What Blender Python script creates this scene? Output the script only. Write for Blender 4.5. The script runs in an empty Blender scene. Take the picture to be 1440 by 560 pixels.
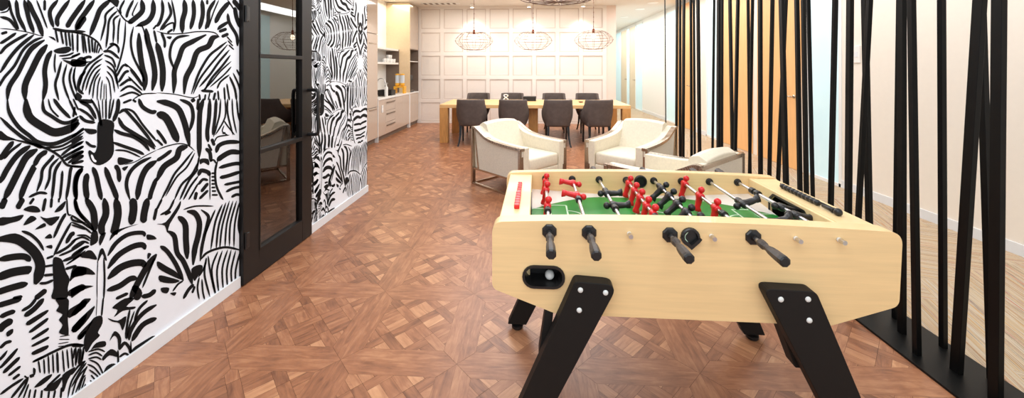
import bpy, bmesh, math, random
from mathutils import Vector, Matrix
random.seed(7)
C = bpy.context.scene.collection
PI = math.pi
# ---------------------------------------------------------------- measured camera (1440x560 frame)
FPX=535.0; EYE=1.45; PX0=720.0; PY0=97.0
TH=math.atan(26/FPX); SN,CS=math.sin(TH),math.cos(TH)
def on_floor(px,py,z=0.0):
    c=FPX*(EYE-z)/(py-PY0); r=c*(px-PX0)/FPX
    return (r*CS-c*SN, c*CS+r*SN)
def on_plane_x(px,py,X):
    k=(px-PX0)/FPX; c=X/(k*CS-SN)
    return (c*(CS+k*SN), EYE-(py-PY0)*c/FPX)
# ---------------------------------------------------------------- materials
def srgb(r,g,b):
    f=lambda v:(v/255/12.92) if v/255<=0.04045 else ((v/255+0.055)/1.055)**2.4
    return (f(r),f(g),f(b),1)
def mat(name,col,rough=0.5,metal=0.0,var=0.06,scale=20,emit=None,es=0,bump=0,stretch=None,coat=0,spec=0.5):
    m=bpy.data.materials.new(name); m.use_nodes=True
    nt=m.node_tree; b=nt.nodes['Principled BSDF']
    b.inputs['Roughness'].default_value=rough; b.inputs['Metallic'].default_value=metal
    b.inputs['Coat Weight'].default_value=coat; b.inputs['Specular IOR Level'].default_value=spec
    tc=nt.nodes.new('ShaderNodeTexCoord'); mp=nt.nodes.new('ShaderNodeMapping')
    nt.links.new(tc.outputs['Object'],mp.inputs['Vector'])
    if stretch: mp.inputs['Scale'].default_value=stretch
    n=nt.nodes.new('ShaderNodeTexNoise'); n.inputs['Scale'].default_value=scale; n.inputs['Detail'].default_value=4
    nt.links.new(mp.outputs[0],n.inputs['Vector'])
    r=nt.nodes.new('ShaderNodeValToRGB')
    c=col
    r.color_ramp.elements[0].position=0.3; r.color_ramp.elements[1].position=0.7
    r.color_ramp.elements[0].color=tuple(x*(1-var) for x in c[:3])+(1,)
    r.color_ramp.elements[1].color=tuple(min(1,x*(1+var)) for x in c[:3])+(1,)
    nt.links.new(n.outputs['Fac'],r.inputs['Fac']); nt.links.new(r.outputs['Color'],b.inputs['Base Color'])
    if bump:
        bp=nt.nodes.new('ShaderNodeBump'); bp.inputs['Strength'].default_value=bump; bp.inputs['Distance'].default_value=0.002
        nt.links.new(n.outputs['Fac'],bp.inputs['Height']); nt.links.new(bp.outputs['Normal'],b.inputs['Normal'])
    if emit:
        b.inputs['Emission Color'].default_value=emit; b.inputs['Emission Strength'].default_value=es
    return m
M={}
M['wall']=mat('wall_paint',srgb(240,238,234),0.6,var=0.01)
M['cream_wall']=mat('cream_wall_paint',srgb(238,229,216),0.6,var=0.01)
M['mural_white']=mat('mural_white',srgb(236,241,248),0.5,var=0.01)
M['mural_black']=mat('mural_black',srgb(20,20,21),0.7,var=0.03,spec=0.15)
M['skirt']=mat('skirting_white',srgb(226,228,230),0.4,var=0.01)
M['ceil']=mat('ceiling_paint',srgb(232,228,222),0.7,var=0.01)
M['panel']=mat('panelling_white',srgb(240,234,228),0.45,var=0.01)
M['panel_in']=mat('panelling_field',srgb(238,231,224),0.5,var=0.01)
M['panel_ed']=mat('panelling_mould',srgb(212,200,191),0.5,var=0.01)
M['pink']=mat('plaster_pink',srgb(238,222,212),0.6,var=0.01)
M['maple']=mat('maple_laminate',srgb(237,201,146),0.38,var=0.05,scale=3,stretch=(1.5,8,28),coat=0.15)
M['maple_top']=mat('maple_edge',srgb(238,206,152),0.38,var=0.04,scale=3,stretch=(1.5,8,8),coat=0.15)
M['blk']=mat('black_plastic',srgb(24,23,23),0.38,var=0.1)
M['blkm']=mat('black_laminate',srgb(20,17,15),0.6,var=0.08,scale=60,spec=0.3)
M['slat']=mat('black_steel',srgb(9,9,9),0.4,var=0.15,scale=8,spec=0.2)
M['doorm']=mat('dark_bronze_steel',srgb(22,19,18),0.45,var=0.08,scale=10,spec=0.35)
M['red']=mat('red_plastic',srgb(214,28,32),0.3,var=0.03)
M['chrome']=mat('chrome',srgb(205,205,208),0.28,1.0,var=0.02)
M['steel']=mat('brushed_steel',srgb(186,172,156),0.26,1.0,var=0.06,scale=30)
M['nylon']=mat('white_nylon',srgb(225,225,220),0.35,var=0.02)
M['handle']=mat('worn_rubber',srgb(66,58,53),0.5,var=0.2,scale=60,bump=0.2)
M['green']=mat('field_green',srgb(34,140,56),0.4,var=0.12,scale=6)
M['line']=mat('field_line',srgb(205,232,200),0.4,var=0.02)
M['ramp']=mat('ramp_cream',srgb(240,232,222),0.4,var=0.02)
M['fabric']=mat('cream_leather',srgb(232,222,200),0.55,var=0.05,scale=40,bump=0.3)
M['cloth']=mat('cream_linen',srgb(224,214,196),0.8,var=0.1,scale=120,bump=0.4)
M['grey']=mat('taupe_suede',srgb(88,78,74),0.8,var=0.14,scale=14,bump=0.3)
M['legblk']=mat('black_lacquer',srgb(14,14,18),0.25,var=0.05)
M['oak']=mat('oak_top',srgb(232,190,130),0.4,var=0.08,scale=4,stretch=(1.5,14,6))
M['oakleg']=mat('oak_leg',srgb(206,152,88),0.45,var=0.14,scale=5,stretch=(9,9,1.2))
M['wire']=mat('bronze_wire',srgb(130,104,88),0.4,0.5,var=0.1)
M['brass']=mat('copper_socket',srgb(120,62,40),0.35,0.8,var=0.05)
M['bulb']=mat('bulb_glow',srgb(255,240,210),0.4,emit=(1,0.86,0.62,1),es=9)
M['lamp']=mat('lamp_glow',srgb(255,255,250),0.4,emit=(1,0.97,0.9,1),es=6)
M['gloss']=mat('gloss_taupe',srgb(196,180,164),0.12,var=0.02,coat=0.6)
M['gloss_hi']=mat('gloss_sand',srgb(226,203,168),0.14,var=0.03,coat=0.5)
M['taupe']=mat('niche_taupe',srgb(120,104,92),0.5,var=0.05)
M['seam']=mat('seam_dark',srgb(120,104,90),0.5,var=0.05)
M['white']=mat('white_lacquer',srgb(240,240,238),0.3,var=0.01)
M['door_wood']=mat('door_veneer',srgb(238,184,122),0.45,var=0.05,scale=4,stretch=(8,8,1))
M['door_pale']=mat('pale_veneer',srgb(222,204,176),0.45,var=0.05,scale=4,stretch=(8,8,1))
M['frost_glow']=mat('frosted_glass_glow',srgb(206,232,238),0.15,var=0.03,scale=1.5,emit=srgb(190,234,242),es=0.28)  # weak emission stands in for light coming from behind the glass
M['yellow']=mat('yellow_plastic',srgb(238,178,48),0.35,var=0.03)
M['clear']=mat('clear_tube',srgb(205,215,225),0.1,var=0.03)
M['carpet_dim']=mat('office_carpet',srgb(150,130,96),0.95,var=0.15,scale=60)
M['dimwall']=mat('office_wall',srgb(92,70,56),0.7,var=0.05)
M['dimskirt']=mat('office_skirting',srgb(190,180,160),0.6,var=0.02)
def glass_mat():
    m=bpy.data.materials.new('door_glass'); m.use_nodes=True; nt=m.node_tree; nt.nodes.clear()
    o=nt.nodes.new('ShaderNodeOutputMaterial'); mx=nt.nodes.new('ShaderNodeMixShader')
    t=nt.nodes.new('ShaderNodeBsdfTransparent'); t.inputs[0].default_value=(0.62,0.58,0.52,1)
    g=nt.nodes.new('ShaderNodeBsdfGlossy'); g.inputs['Roughness'].default_value=0.0; g.inputs[0].default_value=(0.95,0.9,0.86,1)
    lw=nt.nodes.new('ShaderNodeLayerWeight'); lw.inputs[0].default_value=0.55
    nt.links.new(lw.outputs['Fresnel'],mx.inputs[0]); nt.links.new(t.outputs[0],mx.inputs[1]); nt.links.new(g.outputs[0],mx.inputs[2])
    nt.links.new(mx.outputs[0],o.inputs[0]); return m
M['glass']=glass_mat()
def parquet_mat():
    m=bpy.data.materials.new('parquet_wood'); m.use_nodes=True; nt=m.node_tree; b=nt.nodes['Principled BSDF']
    at=nt.nodes.new('ShaderNodeAttribute'); at.attribute_name='tone'
    uv=nt.nodes.new('ShaderNodeUVMap'); uv.uv_map='UVMap'
    mp=nt.nodes.new('ShaderNodeMapping'); mp.inputs['Scale'].default_value=(2.2,13,1)
    nt.links.new(uv.outputs[0],mp.inputs['Vector'])
    n=nt.nodes.new('ShaderNodeTexNoise'); n.inputs['Scale'].default_value=3.2; n.inputs['Detail'].default_value=7; n.inputs['Roughness'].default_value=0.62; n.inputs['Distortion'].default_value=0.7
    nt.links.new(mp.outputs[0],n.inputs['Vector'])
    n2=nt.nodes.new('ShaderNodeTexNoise'); n2.inputs['Scale'].default_value=9; n2.inputs['Detail'].default_value=3
    nt.links.new(uv.outputs[0],n2.inputs['Vector'])
    a1=nt.nodes.new('ShaderNodeMath'); a1.operation='MULTIPLY_ADD'; a1.inputs[1].default_value=0.9; 
    nt.links.new(n.outputs['Fac'],a1.inputs[0]); nt.links.new(at.outputs['Fac'],a1.inputs[2])
    a2=nt.nodes.new('ShaderNodeMath'); a2.operation='MULTIPLY_ADD'; a2.inputs[1].default_value=0.5
    nt.links.new(n2.outputs['Fac'],a2.inputs[0]); nt.links.new(a1.outputs[0],a2.inputs[2])
    r=nt.nodes.new('ShaderNodeValToRGB'); e=r.color_ramp.elements
    e[0].position=0.55; e[0].color=srgb(108,68,48)
    e[1].position=1.45; e[1].color=srgb(234,190,148)
    k=nt.nodes.new('ShaderNodeMath'); k.operation='MULTIPLY_ADD'; k.inputs[1].default_value=0.62; k.inputs[2].default_value=-0.22
    nt.links.new(a2.outputs[0],k.inputs[0])
    e[0].position=0.12; e[1].position=0.9
    c=r.color_ramp.elements.new(0.36); c.color=srgb(162,108,76)
    c=r.color_ramp.elements.new(0.62); c.color=srgb(200,146,106)
    nt.links.new(k.outputs[0],r.inputs['Fac']); nt.links.new(r.outputs['Color'],b.inputs['Base Color'])
    b.inputs['Roughness'].default_value=0.34
    bp=nt.nodes.new('ShaderNodeBump'); bp.inputs['Strength'].default_value=0.12; bp.inputs['Distance'].default_value=0.002
    nt.links.new(n.outputs['Fac'],bp.inputs['Height']); nt.links.new(bp.outputs['Normal'],b.inputs['Normal'])
    return m
M['parquet']=parquet_mat()
M['joint']=mat('parquet_joint',srgb(84,48,30),0.6,var=0.05)
def carpet_mat():
    m=bpy.data.materials.new('striped_carpet'); m.use_nodes=True; nt=m.node_tree; b=nt.nodes['Principled BSDF']
    uv=nt.nodes.new('ShaderNodeUVMap'); uv.uv_map='UVMap'
    mp=nt.nodes.new('ShaderNodeMapping'); mp.inputs['Scale'].default_value=(0.4,80,1)
    nt.links.new(uv.outputs[0],mp.inputs['Vector'])
    n=nt.nodes.new('ShaderNodeTexNoise'); n.inputs['Scale'].default_value=1.0; n.inputs['Detail'].default_value=2
    nt.links.new(mp.outputs[0],n.inputs['Vector'])
    r=nt.nodes.new('ShaderNodeValToRGB'); r.color_ramp.interpolation='CONSTANT'
    e=r.color_ramp.elements; e[0].position=0; e[0].color=srgb(140,104,78)
    e[1].position=0.36; e[1].color=srgb(186,158,118)
    for p,c in ((0.42,(190,178,160)),(0.47,(186,146,92)),(0.5,(192,176,152)),(0.54,(120,112,106)),(0.56,(188,166,134)),(0.6,(170,78,72)),(0.615,(188,176,156)),(0.66,(84,78,76)),(0.68,(186,158,116))):
        q=r.color_ramp.elements.new(p); q.color=srgb(*c)
    nt.links.new(n.outputs['Fac'],r.inputs['Fac']); nt.links.new(r.outputs['Color'],b.inputs['Base Color'])
    b.inputs['Roughness'].default_value=0.95; return m
M['carpet']=carpet_mat()
# ---------------------------------------------------------------- mesh builder
class MB:
    def __init__(s): s.v=[];s.f=[];s.mi=[];s.uv=[];s.tone=[];s.mats=[]
    def _m(s,m):
        if m is None: return 0
        if m not in s.mats: s.mats.append(m)
        return s.mats.index(m)
    def poly(s,pts,m=None,uv=None,tone=None):
        n=len(s.v); s.v+= [tuple(p) for p in pts]; s.f.append(tuple(range(n,n+len(pts)))); s.mi.append(s._m(m)); s.uv.append(uv); s.tone.append(tone)
    def mesh(s,vs,fs,m=None):
        n=len(s.v); s.v+=[tuple(p) for p in vs]; k=s._m(m)
        for f in fs: s.f.append(tuple(n+i for i in f)); s.mi.append(k); s.uv.append(None); s.tone.append(None)
    def box(s,x0,x1,y0,y1,z0,z1,m=None,bev=0,M4=None):
        if bev:
            bm=bmesh.new(); bmesh.ops.create_cube(bm,size=1)
            for v in bm.verts: v.co=Vector(((x0+x1)/2+v.co.x*(x1-x0),(y0+y1)/2+v.co.y*(y1-y0),(z0+z1)/2+v.co.z*(z1-z0)))
            bmesh.ops.bevel(bm,geom=list(bm.edges),offset=bev,segments=3,profile=0.5,affect='EDGES')
            s.bm(bm,m,M4); return
        vs=[(x,y,z) for x in (x0,x1) for y in (y0,y1) for z in (z0,z1)]
        if M4: vs=[M4@Vector(p) for p in vs]
        s.mesh(vs,[(0,1,3,2),(4,6,7,5),(0,4,5,1),(2,3,7,6),(0,2,6,4),(1,5,7,3)],m)
    def bm(s,bm,m=None,M4=None):
        bm.verts.ensure_lookup_table()
        vs=[(M4@v.co if M4 else v.co.copy()) for v in bm.verts]
        for i,v in enumerate(bm.verts): v.index=i
        s.mesh(vs,[[v.index for v in f.verts] for f in bm.faces],m); bm.free()
    def bar(s,a,b,w,d,m=None,up=(0,0,1)):
        a=Vector(a);b=Vector(b);t=(b-a).normalized();u=Vector(up)
        x=t.cross(u)
        if x.length<1e-4: x=t.cross(Vector((0,1,0)))
        x.normalize(); y=x.cross(t).normalized()
        vs=[p+x*sx*w/2+y*sy*d/2 for p in (a,b) for sx,sy in ((-1,-1),(1,-1),(1,1),(-1,1))]
        s.mesh(vs,[(3,2,1,0),(4,5,6,7),(0,1,5,4),(1,2,6,5),(2,3,7,6),(3,0,4,7)],m)
    def tube(s,pts,r,seg=8,m=None,closed=False,rs=None):
        pts=[Vector(p) for p in pts]; n=len(pts); vs=[];fs=[]
        px=None
        for i,p in enumerate(pts):
            if closed: t=(pts[(i+1)%n]-pts[i-1])
            else: t=pts[min(i+1,n-1)]-pts[max(i-1,0)]
            t.normalize()
            if px is None:
                a=Vector((0,0,1)) if abs(t.z)<0.9 else Vector((1,0,0)); x=t.cross(a).normalized()
            else: x=(px-t*px.dot(t)).normalized()
            px=x; y=t.cross(x); rr=rs[i] if rs else r
            for k in range(seg):
                an=2*PI*k/seg; vs.append(p+x*math.cos(an)*rr+y*math.sin(an)*rr)
        m_=n if closed else n-1
        for i in range(m_):
            for k in range(seg):
                a=i*seg+k;b=i*seg+(k+1)%seg;c=((i+1)%n)*seg+(k+1)%seg;d=((i+1)%n)*seg+k
                fs.append((a,b,c,d))
        if not closed: fs.append(tuple(range(seg))[::-1]); fs.append(tuple((n-1)*seg+k for k in range(seg)))
        s.mesh(vs,fs,m)
    def lathe(s,prof,seg=24,m=None,M4=None):   # prof (r,z)
        vs=[];fs=[]
        for r,z in prof:
            for k in range(seg):
                a=2*PI*k/seg+PI/seg; p=Vector((r*math.cos(a),r*math.sin(a),z)); vs.append(M4@p if M4 else p)
        n=len(prof)
        for i in range(n-1):
            for k in range(seg): fs.append((i*seg+k,i*seg+(k+1)%seg,(i+1)*seg+(k+1)%seg,(i+1)*seg+k))
        if prof[0][0]>1e-5: fs.append(tuple(range(seg))[::-1])
        if prof[-1][0]>1e-5: fs.append(tuple((n-1)*seg+k for k in range(seg)))
        s.mesh(vs,fs,m)
    def sphere(s,c,r,m=None,sx=1,sy=1,sz=1,seg=16):
        bm=bmesh.new(); bmesh.ops.create_uvsphere(bm,u_segments=seg,v_segments=max(6,seg//2),radius=r)
        s.bm(bm,m,Matrix.Translation(c)@Matrix.Diagonal((sx,sy,sz,1)))
    def prism(s,outer,a0,a1,axis='y',m=None,holes=(),M4=None):  # 2-D loops extruded; with holes
        def P(q,a):
            v={'y':(q[0],a,q[1]),'x':(a,q[0],q[1]),'z':(q[0],q[1],a)}[axis]
            return M4@Vector(v) if M4 else Vector(v)
        for side,a in ((0,a0),(1,a1)):
            if holes:
                bm=bmesh.new(); es=[]
                for lp in [outer]+list(holes):
                    vs=[bm.verts.new(P(q,a)) for q in lp]
                    for i in range(len(vs)): es.append(bm.edges.new((vs[i],vs[(i+1)%len(vs)])))
                bmesh.ops.triangle_fill(bm,use_beauty=True,edges=es); s.bm(bm,m)
            else:
                l=[P(q,a) for q in outer]; s.poly(l if side else l[::-1],m)
        for lp in [outer]+list(holes):
            n=len(lp)
            for i in range(n): s.poly([P(lp[i],a0),P(lp[(i+1)%n],a0),P(lp[(i+1)%n],a1),P(lp[i],a1)],m)
    def loft(s,secs,m=None,cap=True,M4=None):
        n=len(secs[0]); vs=[p for q in secs for p in q]; fs=[]
        if M4: vs=[M4@Vector(p) for p in vs]
        for i in range(len(secs)-1):
            for k in range(n): fs.append((i*n+k,i*n+(k+1)%n,(i+1)*n+(k+1)%n,(i+1)*n+k))
        if cap: fs.append(tuple(range(n))[::-1]); fs.append(tuple((len(secs)-1)*n+k for k in range(n)))
        s.mesh(vs,fs,m)
    def build(s,name,m,parent=None,smooth=False,bev=0,sub=0,solid=0):
        me=bpy.data.meshes.new(name); me.from_pydata(s.v,[],s.f); 
        mats=list(s.mats) if s.mats else []
        if m is not None and not mats: mats=[m]
        for x in (mats or [M['wall']]): me.materials.append(x)
        me.polygons.foreach_set('material_index',s.mi)
        if any(u is not None for u in s.uv):
            l=me.uv_layers.new(name='UVMap')
            for p,u in zip(me.polygons,s.uv):
                if u:
                    for k,li in enumerate(p.loop_indices): l.data[li].uv=u[k]
        if any(t is not None for t in s.tone):
            a=me.attributes.new('tone','FLOAT','FACE')
            for i,t in enumerate(s.tone): a.data[i].value=t or 0
        bm=bmesh.new(); bm.from_mesh(me)
        if not any(t is not None for t in s.tone) and name not in('wall_left','floor'):
            bmesh.ops.remove_doubles(bm,verts=list(bm.verts),dist=1e-5)
            bmesh.ops.recalc_face_normals(bm,faces=list(bm.faces))
        bm.to_mesh(me); bm.free()
        o=bpy.data.objects.new(name,me); C.objects.link(o)
        if parent: o.parent=parent
        if sub:
            q=o.modifiers.new('sub','SUBSURF'); q.levels=sub; q.render_levels=sub
        if solid:
            q=o.modifiers.new('solid','SOLIDIFY'); q.thickness=solid; q.offset=0
        if bev:
            q=o.modifiers.new('bev','BEVEL'); q.width=bev; q.segments=2; q.limit_method='ANGLE'; q.angle_limit=math.radians(40)
        if smooth: 
            for p in me.polygons: p.use_smooth=True
        return o
def auto(o,ang=40):
    me=o.data
    for p in me.polygons: p.use_smooth=True
    bm=bmesh.new(); bm.from_mesh(me)
    for e in bm.edges: e.smooth = not (len(e.link_faces)==2 and e.calc_face_angle(0)>math.radians(ang))
    bm.to_mesh(me); bm.free(); return o
def tag(o,label=None,cat=None,group=None,kind=None):
    if label: o['label']=label
    if cat: o['category']=cat
    if group: o['group']=group
    if kind: o['kind']=kind
    return o
def thing(name,label,cat,loc=(0,0,0),rotz=0,group=None):
    o=bpy.data.objects.new(name,None); C.objects.link(o); o.location=loc; o.rotation_euler=(0,0,rotz); o.empty_display_size=0.1
    return tag(o,label,cat,group)
def struct(name,mb,m,**k):
    o=mb.build(name,m,**k); o['kind']='structure'; return o
def dup(root,loc,rotz=0,label=None):
    def cp(o,par):
        c=o.copy(); C.objects.link(c); c.parent=par
        for ch in o.children: cp(ch,c)
        return c
    r=cp(root,None); r.location=loc; r.rotation_euler=(0,0,rotz)
    if label: r['label']=label
    return r
def crom(pts,k=4,closed=False):
    n=len(pts)
    if n<3: return list(pts)
    out=[]
    rng=range(n) if closed else range(n-1)
    for i in rng:
        if closed: p0,p1,p2,p3=pts[i-1],pts[i],pts[(i+1)%n],pts[(i+2)%n]
        else: p0,p1,p2,p3=pts[max(i-1,0)],pts[i],pts[i+1],pts[min(i+2,n-1)]
        for j in range(k):
            t=j/k
            out.append(tuple(0.5*(2*b+(-a+c)*t+(2*a-5*b+4*c-d)*t*t+(-a+3*b-3*c+d)*t**3) for a,b,c,d in zip(p0,p1,p2,p3)))
    if not closed: out.append(tuple(pts[-1]))
    return out
def rounded(pts,rs,seg=6):
    out=[];n=len(pts)
    for i,(x,y) in enumerate(pts):
        r=rs[i] if isinstance(rs,(list,tuple)) else rs
        if r<=0: out.append((x,y)); continue
        p=Vector((x,y));a=(Vector(pts[i-1])-p);b=(Vector(pts[(i+1)%n])-p)
        an=a.angle(b); d=min(r/math.tan(an/2),a.length*.49,b.length*.49)
        A=p+a.normalized()*d;B=p+b.normalized()*d
        for j in range(seg+1):
            t=j/seg; q=A*(1-t)**2+p*2*t*(1-t)+B*t*t; out.append((q.x,q.y))
    return out
def clip(poly,fn):   # half-plane clip, fn(p)>=0 kept
    out=[];n=len(poly)
    for i in range(n):
        a=poly[i];b=poly[(i+1)%n];fa=fn(a);fb=fn(b)
        if fa>=0: out.append(a)
        if (fa>=0)!=(fb>=0):
            t=fa/(fa-fb); out.append((a[0]+(b[0]-a[0])*t,a[1]+(b[1]-a[1])*t))
    return out
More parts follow.
